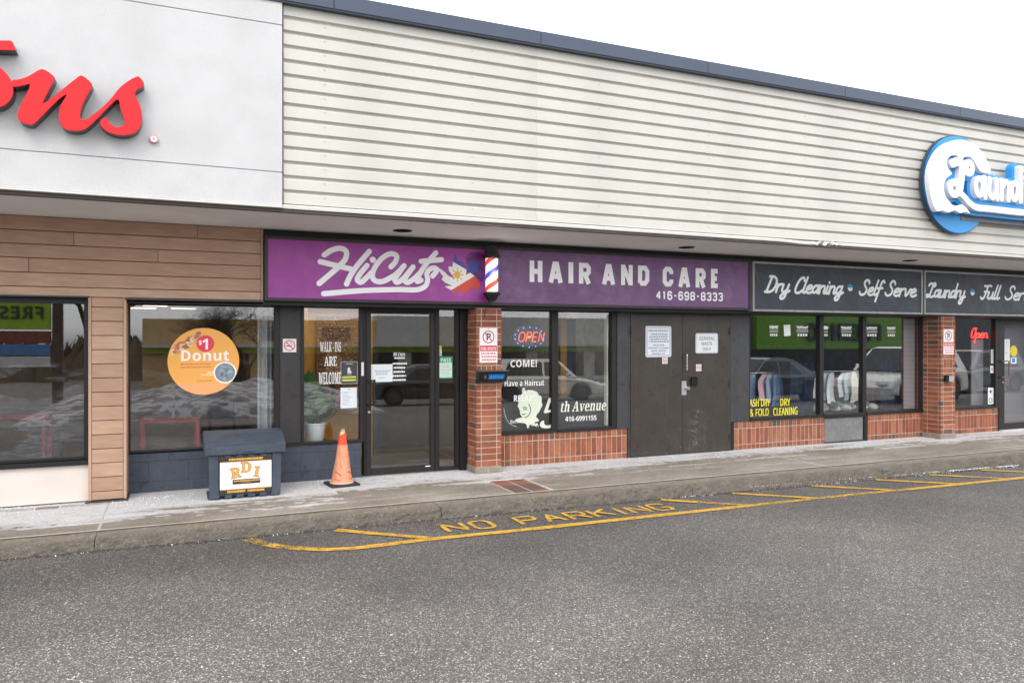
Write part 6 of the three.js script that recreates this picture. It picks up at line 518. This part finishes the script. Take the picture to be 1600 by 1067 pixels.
// bare trees
function bareTree(x, z, h, seed, label, spread = 0.55, depth = 6, tl = 0.3, tr = 0.022) { const y = lotY(x, z), t = thing('bare_tree', label, 'tree', [x, y, z], 'leafless trees across the lot'), r = rng(seed), parts = { trunk: [], crown: [] }, m = std(0x3b332d, 0.95); const seg = (a, b, r0, r1, list, k) => { const d = b.clone().sub(a), g = new THREE.CylinderGeometry(r1, r0, d.length(), k, 1, true); g.applyQuaternion(new THREE.Quaternion().setFromUnitVectors(V3(0, 1, 0), d.clone().normalize())); g.translate((a.x + b.x) / 2, (a.y + b.y) / 2, (a.z + b.z) / 2); list.push(g); };
  const grow = (a, dir, len, rad, lev) => { let p = a.clone(), d = dir.clone(); const n = 3; for (let i = 0; i < n; i++) { const q = p.clone().addScaledVector(d, len / n); seg(p, q, rad * (1 - 0.25 * i / n), rad * (1 - 0.25 * (i + 1) / n), lev === 0 ? parts.trunk : parts.crown, lev < 2 ? 8 : lev < 4 ? 5 : 3); p = q; d.add(V3(r() - 0.5, (r() - 0.4) * 0.7, r() - 0.5).multiplyScalar(0.45)).normalize(); } if (lev >= depth) return; const kids = lev === 0 ? 5 : 3; for (let k = 0; k < kids; k++) { const a2 = r() * 6.283, s = spread * (0.7 + 0.9 * r()); grow(p, d.clone().add(V3(Math.cos(a2) * s, 0.12 * r() - 0.05, Math.sin(a2) * s)).normalize(), len * (0.62 + 0.2 * r()), rad * 0.58, lev + 1); } };
  grow(V3(x, y, z), V3(0.03, 1, 0.02).normalize(), h * tl, h * tr, 0); add(t, 'trunk', merge(parts.trunk), m); const c = add(t, 'crown', merge(parts.crown), m); }
bareTree(2.7, 24, 9, 3, 'spreading bare tree behind the snow pile', 0.85, 7, 0.16, 0.013); bareTree(-3.5, 30, 9, 4, 'bare tree left of the store across the lot', 0.6, 5); bareTree(33, 34, 10, 5, 'bare tree right of the parked grey sport utility', 0.6, 5); bareTree(39, 40, 11, 6, 'farthest bare tree by the grey end of the store', 0.6, 5);
{ const r = rng(66), l = []; for (let i = 0; i < 420; i++) { const x = -120 + 118 * r(), z = 66 + 14 * r(), h = 2.2 + 2.2 * r(), g = new THREE.ConeGeometry(1.2 + 1.4 * r(), h, 6, 2); const p = g.attributes.position; for (let k = 0; k < p.count; k++) p.setX(k, p.getX(k) + 0.8 * (r() - 0.5)); g.translate(x, lotY(x, z) + h / 2 - 0.2, z); l.push(g); } const m = add(scene, 'distant_woods', merge(l), std(0x4a4136, 1)); tag(m, 'far brown winter woods beyond the lot', 'woods', null, 'stuff'); }
// plaza pylon sign
{ const x = -5.2, z = 21, y = lotY(x, z), t = thing('pylon_sign', 'tall plaza pylon sign with stacked coloured tenant panels', 'sign', [x, y, z]); const pm = std(0x3b2a28, 0.7); for (const d of [-1.6, 1.6]) add(t, 'post', mbox(x + d - 0.15, x + d + 0.15, y, 5.2, z - 0.15, z + 0.15, 0.01), pm); const rows = [[3.2, 4.4, 0x6a2a20], [2.0, 3.1, 0x86a818], [1.55, 1.95, 0x6a2426], [1.15, 1.5, 0x2f6fae], [0.75, 1.1, 0xb9bcbc]]; rows.forEach(([a, b, c], i) => add(t, 'tenant_panel', mbox(x - 1.4, x + 1.4, a, b, z - 0.12, z + 0.12, 0.01), std(c, 0.45))); const g = new TextGeometry('FRESHCO', { font, size: 0.42, depth: 0.03, curveSegments: 4 }); g.computeBoundingBox(); const w = g.boundingBox.max.x; g.rotateY(Math.PI); add(t, 'sign_letters', g, std(0x1d2a1a, 0.6), [x + w / 2, 2.35, z - 0.13]); }
// light pole
{ const x = 6.4, z = 19, y = lotY(x, z), t = thing('lamp_post', 'unlit parking lot lamp post near the sedan', 'lamp post', [x, y, z]); const c = new THREE.CylinderGeometry(0.07, 0.11, 8, 16); c.translate(0, 4, 0); add(t, 'pole', c, M.greyPost, [x, y, z]); add(t, 'concrete_base', new THREE.CylinderGeometry(0.3, 0.3, 0.7, 20), M.concrete, [x, y + 0.35, z]); add(t, 'lamp_head', mbox(x - 0.25, x + 0.9, y + 7.95, y + 8.1, z - 0.2, z + 0.2, 0.03), M.greyPost); }

renderer.render(scene, camera);
